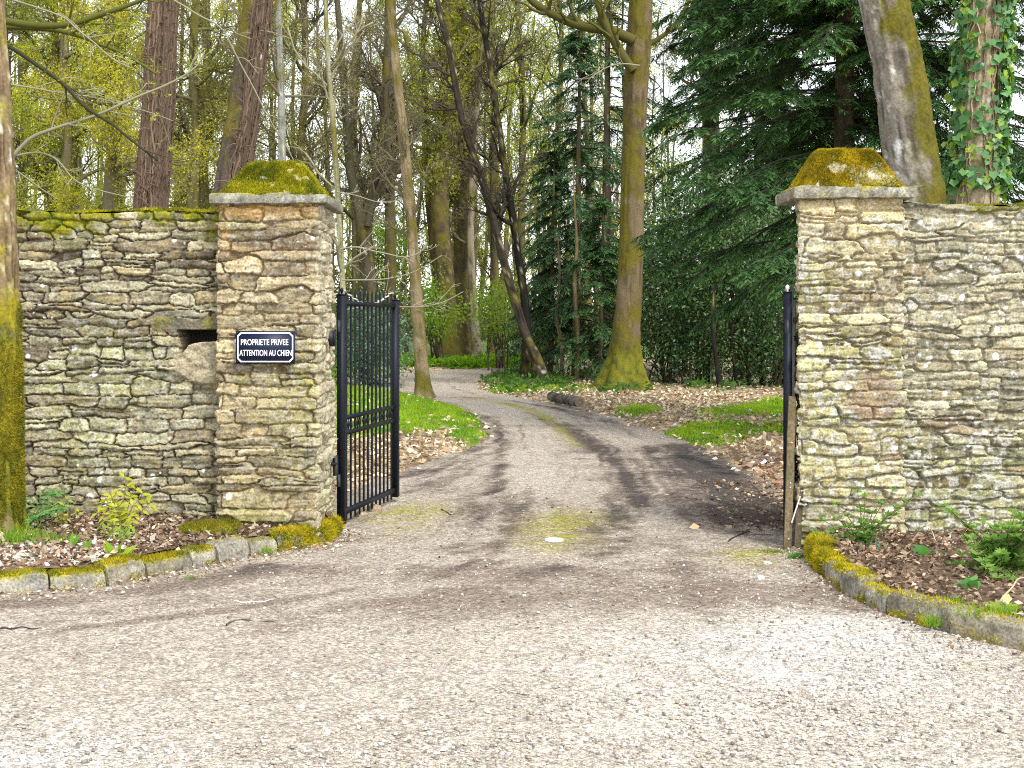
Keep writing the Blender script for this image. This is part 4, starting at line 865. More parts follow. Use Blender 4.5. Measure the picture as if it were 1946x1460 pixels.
T4, c4, r4 = tree('sapling', 'slender grey green sapling rising close beside the left pillar', gpath([(653, 700), (651, 540), (643, 400), (634, 250), (624, 120), (619, 20), (616, -120)], 13.5), 13.5, [13, 12, 11, 10, 10, 9, 8, 6], bark((.30, .29, .17), (.15, .14, .07), .25, None, .4), tr=dict(sides=14, ring=.08, amp=.004, seed=6),
     cr=dict(seed=52, K=(12, 5, 4, 0), t0=.3, L0=(.5, 1.3, 1.), bc=(.26, .24, .15), tc=(.33, .30, .2), rend=.0025, rf0=.4, leaf=(1, .02, OL, .02)))
# slender lichened tree on the grass by the drive
T5, c5, r5_ = tree('slender_tree', 'slender lichened trunk standing on the grass at the bend of the drive', [(806, 757), (803, 720), (797, 640), (789, 520), (783, 440), (775, 350), (762, 220), (748, 80), (738, -30), (728, -160)], 26.0, [31, 27, 24, 22, 21, 20, 18, 15, 13, 10],
     bark((.26, .20, .12), (.11, .08, .045), .42, (.6, -.3, .25), .55, (.4, .2), TM), tr=dict(sides=24, ring=.07, amp=.016, rib=16, seed=17, flare=.7, fl_h=.18),
     cr=dict(seed=53, K=(20, 6, 4, 3), t0=.42, L0=(1.0, 2.2, 1.), leaf=(1, .035, OL, .04), rend=.004, rf0=.35))
for k, (pts, ys) in enumerate([([(798, 590), (820, 575), (790, 600), (755, 582), (700, 560), (640, 532)], None)][:0]): pass
branch(T4, [(660, 536), (640, 532), (680, 535), (730, 533), (790, 520), (850, 480)], 12.5, (3.5, 1.2), (.42, .40, .30), 111, (8, 4), (.2, .45), .03) if False else None
branch(T4, [(646, 474), (680, 470), (720, 478), (770, 489), (800, 478), (812, 462)], 13.0, (3.2, 1.6), (.28, .26, .19), 112, (7, 3), (.15, .35), .03)
branch(T4, [(650, 533), (700, 533), (740, 530), (790, 515), (840, 485)], 13.2, (3.2, 1.4), (.28, .26, .19), 113, (8, 3), (.2, .45), .03)
branch(T4, [(652, 590), (700, 583), (755, 583), (800, 583), (840, 575), (880, 555)], 13.4, (3.0, 1.4), (.28, .26, .19), 114, (8, 3), (.2, .4), .03)
branch(T4, [(640, 365), (680, 372), (720, 385), (760, 380)], 13.4, (2.5, 1.2), (.28, .26, .19), 115, (6, 3), (.2, .4), .03)
# the big mossy tree at the right of the drive
BK, cK, rK = tree('large_beech', 'tall thick trunk with mossy flared foot, right of the drive', [(1183, 750), (1184, 730), (1190, 640), (1198, 520), (1202, 380), (1206, 240), (1210, 140), (1215, 60), (1220, -60), (1226, -200)], 28.2, [72, 66, 52, 47, 45, 44, 46, 46, 42, 36],
     bark((.155, .118, .07), (.075, .055, .03), .38, (-.7, -.25, .15), .2, (1.0, .9), (np.array([.05, .048, .012]), np.array([.125, .104, .014])), lowc=(1.25, 1.45, 1.0)), tr=dict(sides=56, ring=.06, amp=.018, rib=10, seed=21, flare=1.2, fl_h=.46, lobes=4),
     cr=dict(seed=54, K=(10, 6, 5, 3), t0=.84, L0=(2., 3.5, 1.), rend=.006))
mo = (.085, .08, .02)
branch(BK, [(1205, 78), (1160, 58), (1120, 52), (1080, 42), (1040, 22), (1005, -5), (960, -60)], 28, (22, 12), mo, 121, (8, 6), (.25, .5), .02, rend=.006)
branch(BK, [(1203, 135), (1180, 100), (1158, 62), (1142, 20), (1130, -30), (1120, -120)], 27.9, (19, 12), mo, 122, (8, 6), (.25, .5), .02, rend=.006)
branch(BK, [(1225, 90), (1270, 60), (1300, 20), (1330, -40)], 28.3, (10, 6), mo, 123, (8, 6), (.3, .6), -.01, rend=.006, leaf=(3, .05, BG))
branch(BK, [(1216, 125), (1180, 122), (1150, 130), (1120, 150)], 27.6, (3, 1.5), (.3, .28, .2), 124, (8, 4), (.4, .7), -.02, rend=.004)
# two dark leaning trunks
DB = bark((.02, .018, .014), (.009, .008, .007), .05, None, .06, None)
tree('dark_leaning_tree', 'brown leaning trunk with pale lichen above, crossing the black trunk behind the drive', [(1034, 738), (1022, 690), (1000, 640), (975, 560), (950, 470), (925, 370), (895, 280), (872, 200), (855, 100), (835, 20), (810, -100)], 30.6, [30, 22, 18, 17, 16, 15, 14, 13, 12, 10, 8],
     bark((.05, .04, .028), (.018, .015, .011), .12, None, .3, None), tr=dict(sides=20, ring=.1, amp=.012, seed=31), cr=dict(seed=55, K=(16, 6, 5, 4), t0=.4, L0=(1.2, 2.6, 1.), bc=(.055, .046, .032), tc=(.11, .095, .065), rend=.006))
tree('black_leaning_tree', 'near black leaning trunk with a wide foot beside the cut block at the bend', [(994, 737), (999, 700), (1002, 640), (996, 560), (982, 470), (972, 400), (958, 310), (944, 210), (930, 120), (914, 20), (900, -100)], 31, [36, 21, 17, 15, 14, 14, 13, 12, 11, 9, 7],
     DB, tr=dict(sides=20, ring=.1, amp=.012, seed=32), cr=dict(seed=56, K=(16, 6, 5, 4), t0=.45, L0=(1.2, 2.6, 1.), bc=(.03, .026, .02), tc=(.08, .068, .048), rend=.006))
# stout trunks behind the far grass
GM = bark((.105, .082, .044), (.045, .036, .02), .40, (-.6, -.2, .2), .2, (1.5, .2), (np.array([.085, .075, .018]), np.array([.145, .12, .022])))
tree('stout_tree', 'stout olive trunk standing behind the far grass strip, thickest there', [(876, 694), (880, 600), (884, 480), (884, 350), (880, 220), (872, 100), (868, -50), (868, -200)], 45.5, [64, 48, 44, 42, 40, 36, 32, 26], GM, tr=dict(sides=28, ring=.14, amp=.03, rib=8, seed=33, flare=.35),
     cr=dict(seed=57, K=(18, 6, 5, 4), t0=.42, L0=(2.5, 4.5, 1.), bc=(.13, .12, .05), tc=(.2, .18, .1), leaf=(1, .07, OL, .1), rend=.009))
IV, cI, rI = tree('ivy_green_tree', 'forked trunk with yellow green leafy growth, left of the stout trunk', [(846, 694), (850, 600), (845, 500), (836, 400), (838, 300), (846, 220), (850, 120), (848, 0), (846, -150)], 44, [46, 38, 34, 34, 32, 26, 22, 18, 14], GM, tr=dict(sides=24, ring=.14, amp=.03, rib=8, seed=34),
     cr=dict(seed=58, K=(18, 6, 5, 3), t0=.42, L0=(2.0, 3.6, 1.), bc=(.13, .12, .05), tc=(.22, .2, .1), leaf=(2, .08, YG, .12), rend=.009))
r9 = np.random.default_rng(9)
def cloud(root, c, rd, n, spread, L, cols, seed, name='ivy', m=None, zr=(.0, 1.)):
    r = np.random.default_rng(seed); k = len(c); t = r.uniform(zr[0], zr[1], n)*(k-1); i = np.minimum(t.astype(int), k-2)
    nc = max(8, n//60); cc = r.uniform(zr[0], zr[1], nc)*(k-2); cen = c[cc.astype(int)]+r.normal(size=(nc, 3))*spread
    j = r.choice(nc, n); p = np.where((r.random(n) < .6)[:, None], cen[j]+r.normal(size=(n, 3))*spread*.45, c[i]+r.normal(size=(n, 3))*np.array([1, 1, .2])*(rd[i][:, None]*.9+.03))
    f = sst(-.5, .5, fbm(p*1.5, 3, seed))[:, None]*.6+.4*r.random((n, 1)); mb = MB(); l = L*r.uniform(.6, 1.4, n)
    mb.leaves(p, r.normal(size=(n, 3))+np.array([0, 0, -.5]), l, l*.6, np.array(cols[0])*(1-f)+np.array(cols[1])*f); mb.obj(name, m or M_LEAF, root, False)
cloud(IV, cI, rI, 5000, .38, .11, ((.17, .21, .02), (.40, .40, .04)), 59, zr=(.42, .9))
branch(IV, [(836, 300), (812, 262), (800, 230), (790, 160), (770, 60)], 44, (20, 10), (.14, .13, .03), 131, (8, 6), (.3, .6), .05, rend=.008, leaf=(3, .07, YG))
branch(IV, [(842, 270), (866, 235), (880, 180), (905, 100), (930, 0)], 44.2, (20, 10), (.14, .13, .03), 132, (8, 6), (.3, .6), .05, rend=.008, leaf=(3, .07, YG))
tree('spotted_tree', 'thin pale blotched trunk just right of the stout trunk', [(908, 694), (902, 620), (898, 550), (894, 440), (900, 300), (912, 100), (920, -100)], 44.5, [20, 17, 16, 14, 12, 10, 8], bark((.30, .26, .18), (.10, .08, .05), .25, None, .6), tr=dict(sides=16, ring=.15, amp=.015, seed=35),
     cr=dict(seed=60, K=(14, 6, 5, 3), t0=.45, L0=(1.5, 3, 1.), rend=.008))
# dark multi stem group beside the left pillar
MS, cM, rM = tree('forked_dark_tree', 'dark trunk forking low, seen just right of the left pillar top', [(706, 694), (704, 600), (700, 520), (692, 450), (700, 400), (716, 340), (728, 250), (735, 120), (740, -60)], 33, [34, 31, 30, 32, 22, 19, 16, 14, 10], bark((.10, .085, .055), (.04, .035, .024), .28, (-.5, -.3, .2), .1), tr=dict(sides=22, ring=.1, amp=.02, seed=36),
     cr=dict(seed=61, K=(18, 6, 5, 4), t0=.45, L0=(1.6, 3.2, 1.), bc=(.09, .08, .05), tc=(.15, .13, .08), rend=.006))
branch(MS, [(692, 470), (682, 400), (668, 340), (660, 260), (650, 120), (640, -20)], 33, (24, 10), (.09, .08, .05), 141, (9, 7), (.25, .5), .04, rend=.006)
branch(MS, [(698, 430), (712, 380), (745, 330), (770, 290), (800, 240)], 32.8, (14, 6), (.09, .08, .05), 142, (9, 7), (.25, .5), .04, rend=.006)
# right: leaning mossy trunk and ivy trunk behind the wall
LM, cL, rL = tree('leaning_mossy_tree', 'leaning trunk with moss and white lichen, behind the right pillar cap', gpath([(1742, 420), (1738, 350), (1722, 240), (1708, 140), (1690, 50), (1668, -60), (1640, -200)], 12.6), 12.6, [104, 103, 101, 97, 92, 90, 86, 80],
     bark((.24, .215, .175), (.085, .072, .055), .74, (.62, .1, 1.0), .95, None, (np.array([.075, .07, .012]), np.array([.12, .105, .014])), (.58, .58, .56)), tr=dict(sides=64, ring=.04, amp=.025, rib=18., seed=41))
EV, cE, rE = tree('ivy_clad_tree', 'upright trunk hung with big green ivy leaves, behind the right wall', gpath([(1850, 420), (1853, 330), (1857, 230), (1864, 120), (1870, 20), (1878, -120)], 13.2), 13.2, [92, 90, 86, 80, 76, 72, 66],
     bark((.36, .30, .20), (.14, .10, .065), .12, None, .45, None), tr=dict(sides=56, ring=.04, amp=.02, rib=24., seed=42))
def ivy(root, c, rd, n, seed, size):
    r = np.random.default_rng(seed); k = len(c); mb = MB()
    ok = np.where(c[:, 2] > 1.6)[0]
    w = fbm(np.stack([np.zeros(k), np.zeros(k), c[:, 2]*2.2], -1), 2, 5)
    out = np.array([(0, 0), (.46, -.14), (.50, .18), (.62, .44), (.34, .64), (0, 1.0), (-.34, .64), (-.62, .44), (-.50, .18), (-.46, -.14)])
    V = []; Co = []
    for _ in range(n):
        z = c[r.choice(ok), 2]; i = np.abs(c[:, 2]-z).argmin(); a = r.choice([r.normal(3.55, .35), r.normal(5.75, .38), r.uniform(3.3, 6.1)], p=[.3, .45, .25])
        if 2.62 < z < 2.95 and r.random() < .45: continue
        nr = np.array([math.cos(a), math.sin(a), 0]); p = c[i]+nr*(rd[i]+r.uniform(.02, .10))+np.array([0, 0, r.normal()*.03])
        nm = nr+r.normal(size=3)*.45+np.array([0, 0, .25]); nm /= np.linalg.norm(nm); dn = np.array([0, 0, -1])+r.normal(size=3)*.55; dn -= nm*(dn@nm); dn /= np.linalg.norm(dn); sd = np.cross(nm, dn)
        s = size*r.uniform(.5, 1.15); V.append(p+s*(out[:, :1]*sd+out[:, 1:]*dn+(np.abs(out[:, :1])*.25)*nm)); f = r.random()
        Co.append(np.array((.05, .16, .055))*(1-f)+np.array((.15, .33, .10))*f if r.random() < .8 else np.array((.28, .42, .05)))
    m = len(V); V = np.array(V); idx = np.array([(0, i, i+1) for i in range(1, 9)]+[(0, 9, 1)][:0]); q = (idx[None]+np.arange(m)[:, None, None]*10).reshape(-1, 3)
    mb.add(V, None, q, col=np.repeat(np.array(Co), 10, 0)); mb.obj('ivy', M_GLOSSY2, root, False)
M_GLOSSY2 = mk('ivy_leaf', .4, .45, trans=.3)
ivy(EV, cE, rE, 1150, 43, .082)
vines(EV, cE, rE, 10, (.33, .25, .16), 44, (3.6, 5.8), 5, .008)
# other trunks seen over the walls and far back
tree('tall_tree', 'tall straight trunk with leafy sprays rising behind the dark holly bushes', gpath([(1352, 300), (1346, 150), (1343, 0), (1342, -160)], 40), 40, [42, 34, 30, 27, 22], bark((.10, .085, .055), (.05, .04, .03), .3, None, .1), tr=dict(sides=18, ring=.15, amp=.02, seed=45),
     cr=dict(seed=62, K=(20, 7, 5, 4), t0=.3, L0=(1.8, 3.4, 1.), leaf=(3, .07, ((.20, .26, .03), (.42, .44, .07)), .1), rend=.007))
tree('thin_tree', 'thin brown stem standing left of the big mossy trunk', [(1096, 732), (1098, 640), (1092, 540), (1096, 470), (1092, 390), (1088, 300)], 31.5, [10, 8, 8, 6, 4, 1], bark((.19, .14, .08), (.09, .07, .04), .3, None, .2), tr=dict(sides=10, ring=.15, amp=.006, seed=46))
tree('thin_tree', 'thin crooked stem rising among the conifer sprays behind the log', [(1066, 728), (1068, 660), (1058, 600), (1064, 540), (1060, 450)], 32.5, [9, 8, 7, 5, 1], bark((.14, .11, .065), (.07, .05, .03), .2, None, .2), tr=dict(sides=10, ring=.15, amp=.006, seed=47))
for i, (x, lab) in enumerate([(1368, 'dark crooked stem below the holly bushes, nearest the big mossy trunk'), (1402, 'dark stem below the middle of the holly bushes'), (1450, 'dark twin stem below the holly bushes, nearest the right gate leaf')]):
    tree('bush_stem', lab, [(x, 738), (x-6, 690), (x-14, 620), (x-10, 540)], 29.0+.4*i, [11, 9, 8, 5], DB, cat='tree', tr=dict(sides=10, ring=.15, amp=.006, seed=48+i), group='stems below the holly bushes')
# leafy spring trees left of the vine trunk
LT = [(120, 34, 'yellow green leafy tree far behind the left wall, nearest the mossy edge trunk', YG, 2.4), (205, 27, 'yellow leafed tree behind the left wall, beside the reddish vine trunk', ((.34, .34, .02), (.52, .48, .05)), 2.2),
      (365, 30, 'olive leafed tree between the two vine wrapped trunks', OL, 2.0), (40, 44, 'bright green tree seen low behind the left wall next to the edge trunk', BG, 2.6)]
for i, (x, Y, lab, lc, L) in enumerate(LT):
    tree('leafy_tree', lab, gpath([(x, 420), (x+8, 250), (x+2, 100), (x+14, -100), (x+10, -300)], Y), Y, [26, 22, 19, 16, 12, 8], bark((.14, .12, .07), (.06, .05, .03), .35, None, .15), tr=dict(sides=16, ring=.15, amp=.012, seed=70+i),
         cr=dict(seed=80+i, K=(26, 8, 5, 3), t0=.12, L0=(L*.6, L*1.3, 1.), bc=(.13, .12, .06), tc=(.2, .18, .09), leaf=(13, .048, lc, .10), rend=.005, up=.0, a0=(50, 90)))
for i, (x, Y, w, lab) in enumerate([(388, 33, 22, 'dark olive trunk in the gap right of the reddish vine trunk'), (100, 36, 20, 'dim trunk low behind the left wall among green leaves'), (575, 30, 17, 'dark trunk just right of the left pillar cap point'), (742, 40, 20, 'mid wood trunk between the sapling and the slender lichened tree')]):
    tree('wood_tree', lab, gpath([(x, 420), (x-4, 300), (x+6, 150), (x+3, 0), (x+8, -150)], Y), Y, [w*1.2, w, w*.95, w*.85, w*.7, w*.5], bark((.09, .075, .042), (.035, .03, .02), .35, None, .1), tr=dict(sides=16, ring=.15, amp=.012, seed=90+i),
         cr=dict(seed=95+i, K=(20, 7, 5, 4), t0=.2, L0=(1.6, 3.0, 1.), bc=(.06, .052, .03), tc=(.14, .125, .07), leaf=(2, .05, OL, .08), rend=.006))

# ---------------------------------------------------------------- far wood: bare trees copied through the depth
def bare(seed, h, r0, leaf):
    r = np.random.default_rng(seed); root = thing('bare_tree', 'slim bare tree of the far wood behind the drive', 'tree', (0, 0, 0), 'bare trees of the far wood')
    k = np.linspace(0, 1, 7); pts = np.stack([np.cumsum(r.normal(size=7)*.12), np.cumsum(r.normal(size=7)*.12), k*h], 1); mb = MB()
    c, rr = trunk(mb, pts, np.linspace(r0, r0*.25, 7), bark((.10, .085, .048), (.045, .037, .023), .38, None, .15, None, (np.array([.085, .08, .018]), np.array([.15, .125, .025]))), sides=14, ring=.3, amp=.02, seed=seed); mb.obj('trunk', M_BARK, root)
    crown(root, c, rr, seed=seed+5, K=(17, 6, 5, 3), t0=.22, L0=(h*.14, h*.28, 1.), bc=(.07, .06, .032), tc=(.17, .155, .075), leaf=leaf, rend=.009, up=.06)
    return root
BT = [bare(201, 17, .14, (4, .08, OL2, .15)), bare(202, 15, .11, (6, .085, YG, .2)), bare(203, 19, .17, (2, .075, OL2, .15)), bare(204, 14, .09, (4, .08, OL2, .15)), bare(205, 16, .14, (6, .085, ((.26, .33, .03), (.46, .50, .06)), .2))]
r8 = np.random.default_rng(88); used = set(); n_bt = 0
spots = [(x+r8.normal()*16, Y+r8.uniform(-3, 3)) for Y, st, x0, x1 in ((38, 95, 40, 420), (47, 58, 640, 1010), (54, 88, -20, 1240), (64, 100, -60, 1330), (77, 100, -40, 1400), (92, 100, -40, 1500)) for x in np.arange(x0, x1, st)]
for x, Y in spots:
    k = int(r8.integers(5)); loc = ((x-CX)/F*Y, Y, .02); s = r8.uniform(.85, 1.2)
    if k not in used: o = BT[k]; used.add(k); o.location = loc; o.rotation_euler = (0, 0, r8.uniform(0, 6.28))
    else: o = dup(BT[k], loc, r8.uniform(0, 6.28), (s*r8.uniform(.8, 1.2), s*r8.uniform(.8, 1.2), s))
# undergrowth and distant wood edge reading as one mass
mb = MB(); n = 95000; x = r8.uniform(-50, 60, n); Y = r8.uniform(92, 125, n); hmax = 5.6+3*fbm(np.stack([x*.15, Y*.1, 0*x], -1), 3, 4)
z = hmax*r8.random(n)**1.3; f = r8.random((n, 1)); l = .32*r8.uniform(.6, 1.4, n)
mb.leaves(np.stack([x, Y, z], 1), r8.normal(size=(n, 3)), l, l*.5, np.array([.04, .055, .018])*(1-f)+np.array([.13, .15, .035])*f)
q = np.stack([r8.uniform(-50, 60, 110), r8.uniform(95, 130, 110), np.zeros(110)], 1); T_ = np.stack([q+np.array([0, 0, k*5.])+r8.normal(size=(110, 3))*.3*k*np.array([1, 1, 0]) for k in range(4)], 1)
mb.tubes(T_, np.repeat(np.linspace(.22, .06, 4)[None], 110, 0)*r8.uniform(.5, 1.3, (110, 1)), 6, (.10, .09, .055))
A, Ra = spawn(T_, np.repeat(np.linspace(.2, .06, 4)[None], 110, 0), 9, (.2, 1), (2, 4, 1.), (35, 75), 5, r8, .05, .25, .4, .02); mb.tubes(A, Ra, 3, (.15, .13, .08))
A, Ra = spawn(A, Ra, 4, (.2, 1), (.4, .7), (35, 65), 4, r8, .05, .25, .6, .014); mb.tubes(A, Ra, 3, (.19, .165, .10))
kind(mb.obj('woodland', M_LEAF, None, False), 'stuff')

# ---------------------------------------------------------------- conifers
def conifer(label, loc, h, Lmax, nb, seed, cols, z0=.6, name='conifer', droop=.10, taperp=.8, tw=(16, 9), ql=.085, spread=1.0):
    r = np.random.default_rng(seed); root = thing(name, label, 'conifer', loc); o = np.array(loc)
    c = np.stack([o[0]+np.linspace(0, .1, 20), o[1]+np.zeros(20), np.linspace(0, h, 20)], 1); mb = MB()
    cc, rr = trunk(mb, c, np.linspace(h*.014, .015, 6), bark((.10, .08, .055), (.045, .035, .025), .2, None, .15), sides=14, ring=.2, amp=.01, seed=seed); mb.obj('trunk', M_BARK, root)
    z = z0+(h-z0)*r.random(nb)**1.05; t = (z-z0)/(h-z0); L = Lmax*(1-t)**taperp*r.uniform(.7, 1.1, nb)+.15; a = r.uniform(0, 6.28, nb)
    d = np.stack([np.cos(a), np.sin(a), .25-.35*(1-t)], 1); n = 9; p = np.stack([np.full(nb, o[0]), np.full(nb, o[1]), z], 1); out = [p]
    for k in range(n-1):
        d = d+np.array([0, 0, -droop])+(k > 5)*np.array([0, 0, droop*1.3])+r.normal(size=d.shape)*.06; d /= np.linalg.norm(d, axis=1, keepdims=True); p = p+d*(L/(n-1))[:, None]; out.append(p)
    A = np.stack(out, 1); Ra = np.linspace(1, .15, n)[None]*(.006+.008*L)[:, None]; mb = MB(); mb.tubes(A, Ra*.8, 5, (.035, .028, .02))
    K = tw[0]; tt = r.uniform(.04, 1., (nb, K))*(n-1); i = np.minimum(tt.astype(int), n-2); fr = (tt-i)[..., None]; b = np.arange(nb)[:, None]
    q = A[b, i]*(1-fr)+A[b, i+1]*fr; td = A[b, i+1]-A[b, i]; td /= np.linalg.norm(td, axis=-1, keepdims=True); sd = np.cross(td, [0, 0, 1.]); sd /= np.linalg.norm(sd, axis=-1, keepdims=True)
    sg = r.choice([-1, 1], (nb, K))[..., None]; dd = td*r.uniform(.4, 1., (nb, K, 1))+sd*sg*r.uniform(.3, 1., (nb, K, 1))+r.normal(size=td.shape)*.13+np.array([0, 0, -.22]); dd /= np.linalg.norm(dd, axis=-1, keepdims=True)
    tl = (.16+.30*L[:, None]*(1-.75*tt/(n-1))*.55)*r.uniform(.6, 1.2, (nb, K)); q = q.reshape(-1, 3); dd = dd.reshape(-1, 3); tl = tl.reshape(-1, 1); o2 = [q]
    for k in range(3): dd = dd+np.array([0, 0, -.10]); dd /= np.linalg.norm(dd, axis=1, keepdims=True); q = q+dd*tl/3; o2.append(q)
    Tw = np.stack(o2, 1); mb.tubes(Tw, np.repeat([[.004, .003, .002, .0015]], len(Tw), 0), 3, (.05, .042, .025)); mb.obj('branches', M_TWIG, root)
    M = tw[1]; tm = np.linspace(.05, 1, M); i = np.minimum((tm*3).astype(int), 2); fr = (tm*3-i)[None, :, None]; base = Tw[:, i]*(1-fr)+Tw[:, i+1]*fr; dv = Tw[:, i+1]-Tw[:, i]; dv /= np.linalg.norm(dv, axis=-1, keepdims=True)+1e-9
    sv = np.cross(dv, [0, 0, 1.]); sv /= np.linalg.norm(sv, axis=-1, keepdims=True)+1e-9; m = MB()
    tip = sst(.45, 1., tm)[None, :]*np.ones((len(Tw), 1))  # outer twig ends take the lighter colour, painted as lit tips
    for s in (-1, 1):
        pp = base.reshape(-1, 3); de = (dv*.75+sv*s*.65+r.normal(size=dv.shape)*.16).reshape(-1, 3); nn = len(pp)
        f = (.55*tip.reshape(-1)+.45*r.random(nn))[:, None]; l = ql*r.uniform(.6, 1.2, nn)
        m.leaves(pp, de, l, l*.24, np.array(cols[0])*(1-f)+np.array(cols[1])*f, np.repeat(np.array([[0, 0, 1.]]), nn, 0)+r.normal(size=(nn, 3))*.35, bend=.05)
    m.obj('needles', M_NEEDLE, root, False); return root
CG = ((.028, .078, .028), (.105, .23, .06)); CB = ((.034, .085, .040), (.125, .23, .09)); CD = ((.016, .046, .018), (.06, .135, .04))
conifer('large dark fir with drooping branches reaching left behind the right pillar', ((1600-CX)/F*17.5, 17.5, 0), 13, 2.75, 225, 301, CG, 2.5, tw=(46, 17), taperp=.28, ql=.10, droop=.06)
conifer('dark fir directly behind the ivy clad trunk', ((1840-CX)/F*17, 17, 0), 12, 2.2, 150, 302, CG, 1.6, tw=(36, 14), taperp=.3, ql=.09)
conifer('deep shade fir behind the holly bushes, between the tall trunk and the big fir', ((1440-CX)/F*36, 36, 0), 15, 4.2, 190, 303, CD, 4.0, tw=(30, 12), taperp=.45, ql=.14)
conifer('blue green young conifer with flat sprays, left of the big mossy trunk', ((1095-CX)/F*33.5, 33.5, 0), 9.2, 2.2, 130, 304, CB, .9, tw=(20, 10), taperp=.75, ql=.11)
conifer('tall thin conifer with ragged dark sprays behind the mossy limbs', ((1150-CX)/F*37, 37, 0), 13.5, 2.6, 100, 305, CB, 3.2, tw=(16, 9), taperp=.35, ql=.12)
conifer('small conifer reaching over the black leaning trunk', ((1046-CX)/F*34, 34, 0), 6.0, 1.15, 80, 306, CB, 1.3, tw=(20, 10), taperp=.5, ql=.10)
conifer('short conifer in front of the dark hollies beside the thin stems', ((1140-CX)/F*31.5, 31.5, 0), 4.6, 1.3, 70, 307, CG, .4, tw=(18, 9), taperp=.7, ql=.10)

# ---------------------------------------------------------------- holly and laurel bushes
def bush(name, label, loc, rx, ry, h, n, L, cols, seed, m=None, cat='bush', zmin=.1, clump=.26):
    r = np.random.default_rng(seed); root = thing(name, label, cat, loc); o = np.array(loc); nc = max(20, n//45)
    u = r.normal(size=(nc, 3)); u /= np.linalg.norm(u, axis=1, keepdims=True); u *= (.45+.55*r.random((nc, 1))**.5); z = zmin+(h-zmin)*(u[:, 2]*.5+.5)
    cen = o+np.stack([u[:, 0]*rx, u[:, 1]*ry, z], 1); j = r.choice(nc, n); p = cen[j]+r.normal(size=(n, 3))*clump; p[:, 2] = np.maximum(p[:, 2], .06)
    tone = r.random((nc, 1))[j]; f = np.clip(.55*tone+.45*r.random((n, 1)), 0, 1); l = L*r.uniform(.6, 1.35, n); mb = MB()
    mb.leaves(p, (p-cen[j])+r.normal(size=(n, 3))*.15+np.array([0, 0, -.06]), l, l*.5, np.array(cols[0])*(1-f)+np.array(cols[1])*f)
    mb.obj('foliage', m or M_GLOSSY, root, False)
    k = 14; st = np.repeat(o[None], k, 0)+np.stack([r.normal(size=k)*.12, r.normal(size=k)*.12, 0*r.random(k)], 1); en = cen[r.choice(nc, k)]; t = np.linspace(0, 1, 7)[None, :, None]
    q = st[:, None]*(1-t)+en[:, None]*t; q[..., 0] = st[:, None, 0]+(en-st)[:, None, 0]*(t[..., 0]**1.8); q += r.normal(size=q.shape)*.02
    mb = MB(); mb.tubes(q, np.repeat(np.linspace(.03, .008, 7)[None], k, 0), 5, (.07, .055, .035)); mb.obj('stems', M_TWIG, root); return root
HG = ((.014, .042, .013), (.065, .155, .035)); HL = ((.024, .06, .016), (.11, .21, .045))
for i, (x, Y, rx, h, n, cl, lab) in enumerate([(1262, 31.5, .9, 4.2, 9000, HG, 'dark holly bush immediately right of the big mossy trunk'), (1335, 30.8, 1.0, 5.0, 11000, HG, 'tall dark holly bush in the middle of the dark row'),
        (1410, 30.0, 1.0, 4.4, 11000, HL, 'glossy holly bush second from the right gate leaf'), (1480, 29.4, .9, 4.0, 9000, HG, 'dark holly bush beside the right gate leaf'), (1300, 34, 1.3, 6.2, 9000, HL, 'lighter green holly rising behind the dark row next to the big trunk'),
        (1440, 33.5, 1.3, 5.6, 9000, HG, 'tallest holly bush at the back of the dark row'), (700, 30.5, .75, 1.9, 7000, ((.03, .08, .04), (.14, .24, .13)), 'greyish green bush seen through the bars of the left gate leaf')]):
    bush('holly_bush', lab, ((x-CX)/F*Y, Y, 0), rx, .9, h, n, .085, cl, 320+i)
for i, (x, Y, rx, z0, h, lab) in enumerate([(952, 40, .8, 1.2, 2.7, 'bright green leafy shrub between the stout trunk and the black leaning trunk'), (830, 42, .7, 1.0, 2.9, 'bright green leafy shrub in front of the forked ivy trunk'), (1050, 37, .9, .4, 2.4, 'green shrub beneath the young conifers'),
        (985, 43.5, 1.1, .2, 1.6, 'low dark shrub behind the far end of the drive'), (722, 45, 1.1, 2.0, 5.5, 'bright green young tree behind the gate between dark trunks'), (1165, 34, .8, .3, 2.3, 'dull green shrub behind the foot of the big mossy trunk')]):
    bush('green_shrub', lab, ((x-CX)/F*Y, Y, 0), rx, .7, h, 1500 if i != 4 else 2600, .12, BG if i in (0, 1, 4) else ((.03, .07, .02), (.12, .19, .04)), 340+i, M_LEAF, 'shrub', z0, .2)
# low green plants on the verge by the bend
def carpet(n, mask, cols, L, seed, zl):
    r = np.random.default_rng(seed); x = r.uniform(-4, 6, n*6); y = r.uniform(24, 46, n*6); px, py = pxpy(x, y); k = (mask(px, py) > r.random(n*6)) & (sdist(x, y) > .08); x, y = x[k][:n], y[k][:n]; n = len(x)
    mb = MB(); f = r.random((n, 1)); l = L*r.uniform(.6, 1.4, n); p = np.stack([x, y, gz(x, y)+r.random(n)*zl], 1)
    mb.leaves(p, r.normal(size=(n, 3))*np.array([1, 1, .4])+np.array([0, 0, .3]), l, l*.55, np.array(cols[0])*(1-f)+np.array(cols[1])*f); kind(mb.obj('ground_cover', M_LEAF, None, False), 'stuff')
carpet(7000, lambda a, b: (fbm(np.stack([a*.03, b*.15, 0*a], -1), 3, 6) > -.05)*np.clip(1.0*np.exp(-((a-1020)/95)**2-((b-732)/15)**2)+.9*np.exp(-((a-960)/60)**2-((b-718)/9)**2)+.6*np.exp(-((a-1160)/60)**2-((b-745)/9)**2)+.5*np.exp(-((a-1300)/120)**2-((b-745)/7)**2), 0, 1), ((.035, .10, .02), (.14, .26, .05)), .12, 350, .16)
carpet(16000, lambda a, b: ((b > 686) & (b < 702) & (a < 1000))*.8, ((.10, .26, .015), (.30, .46, .03)), .15, 351, .25)

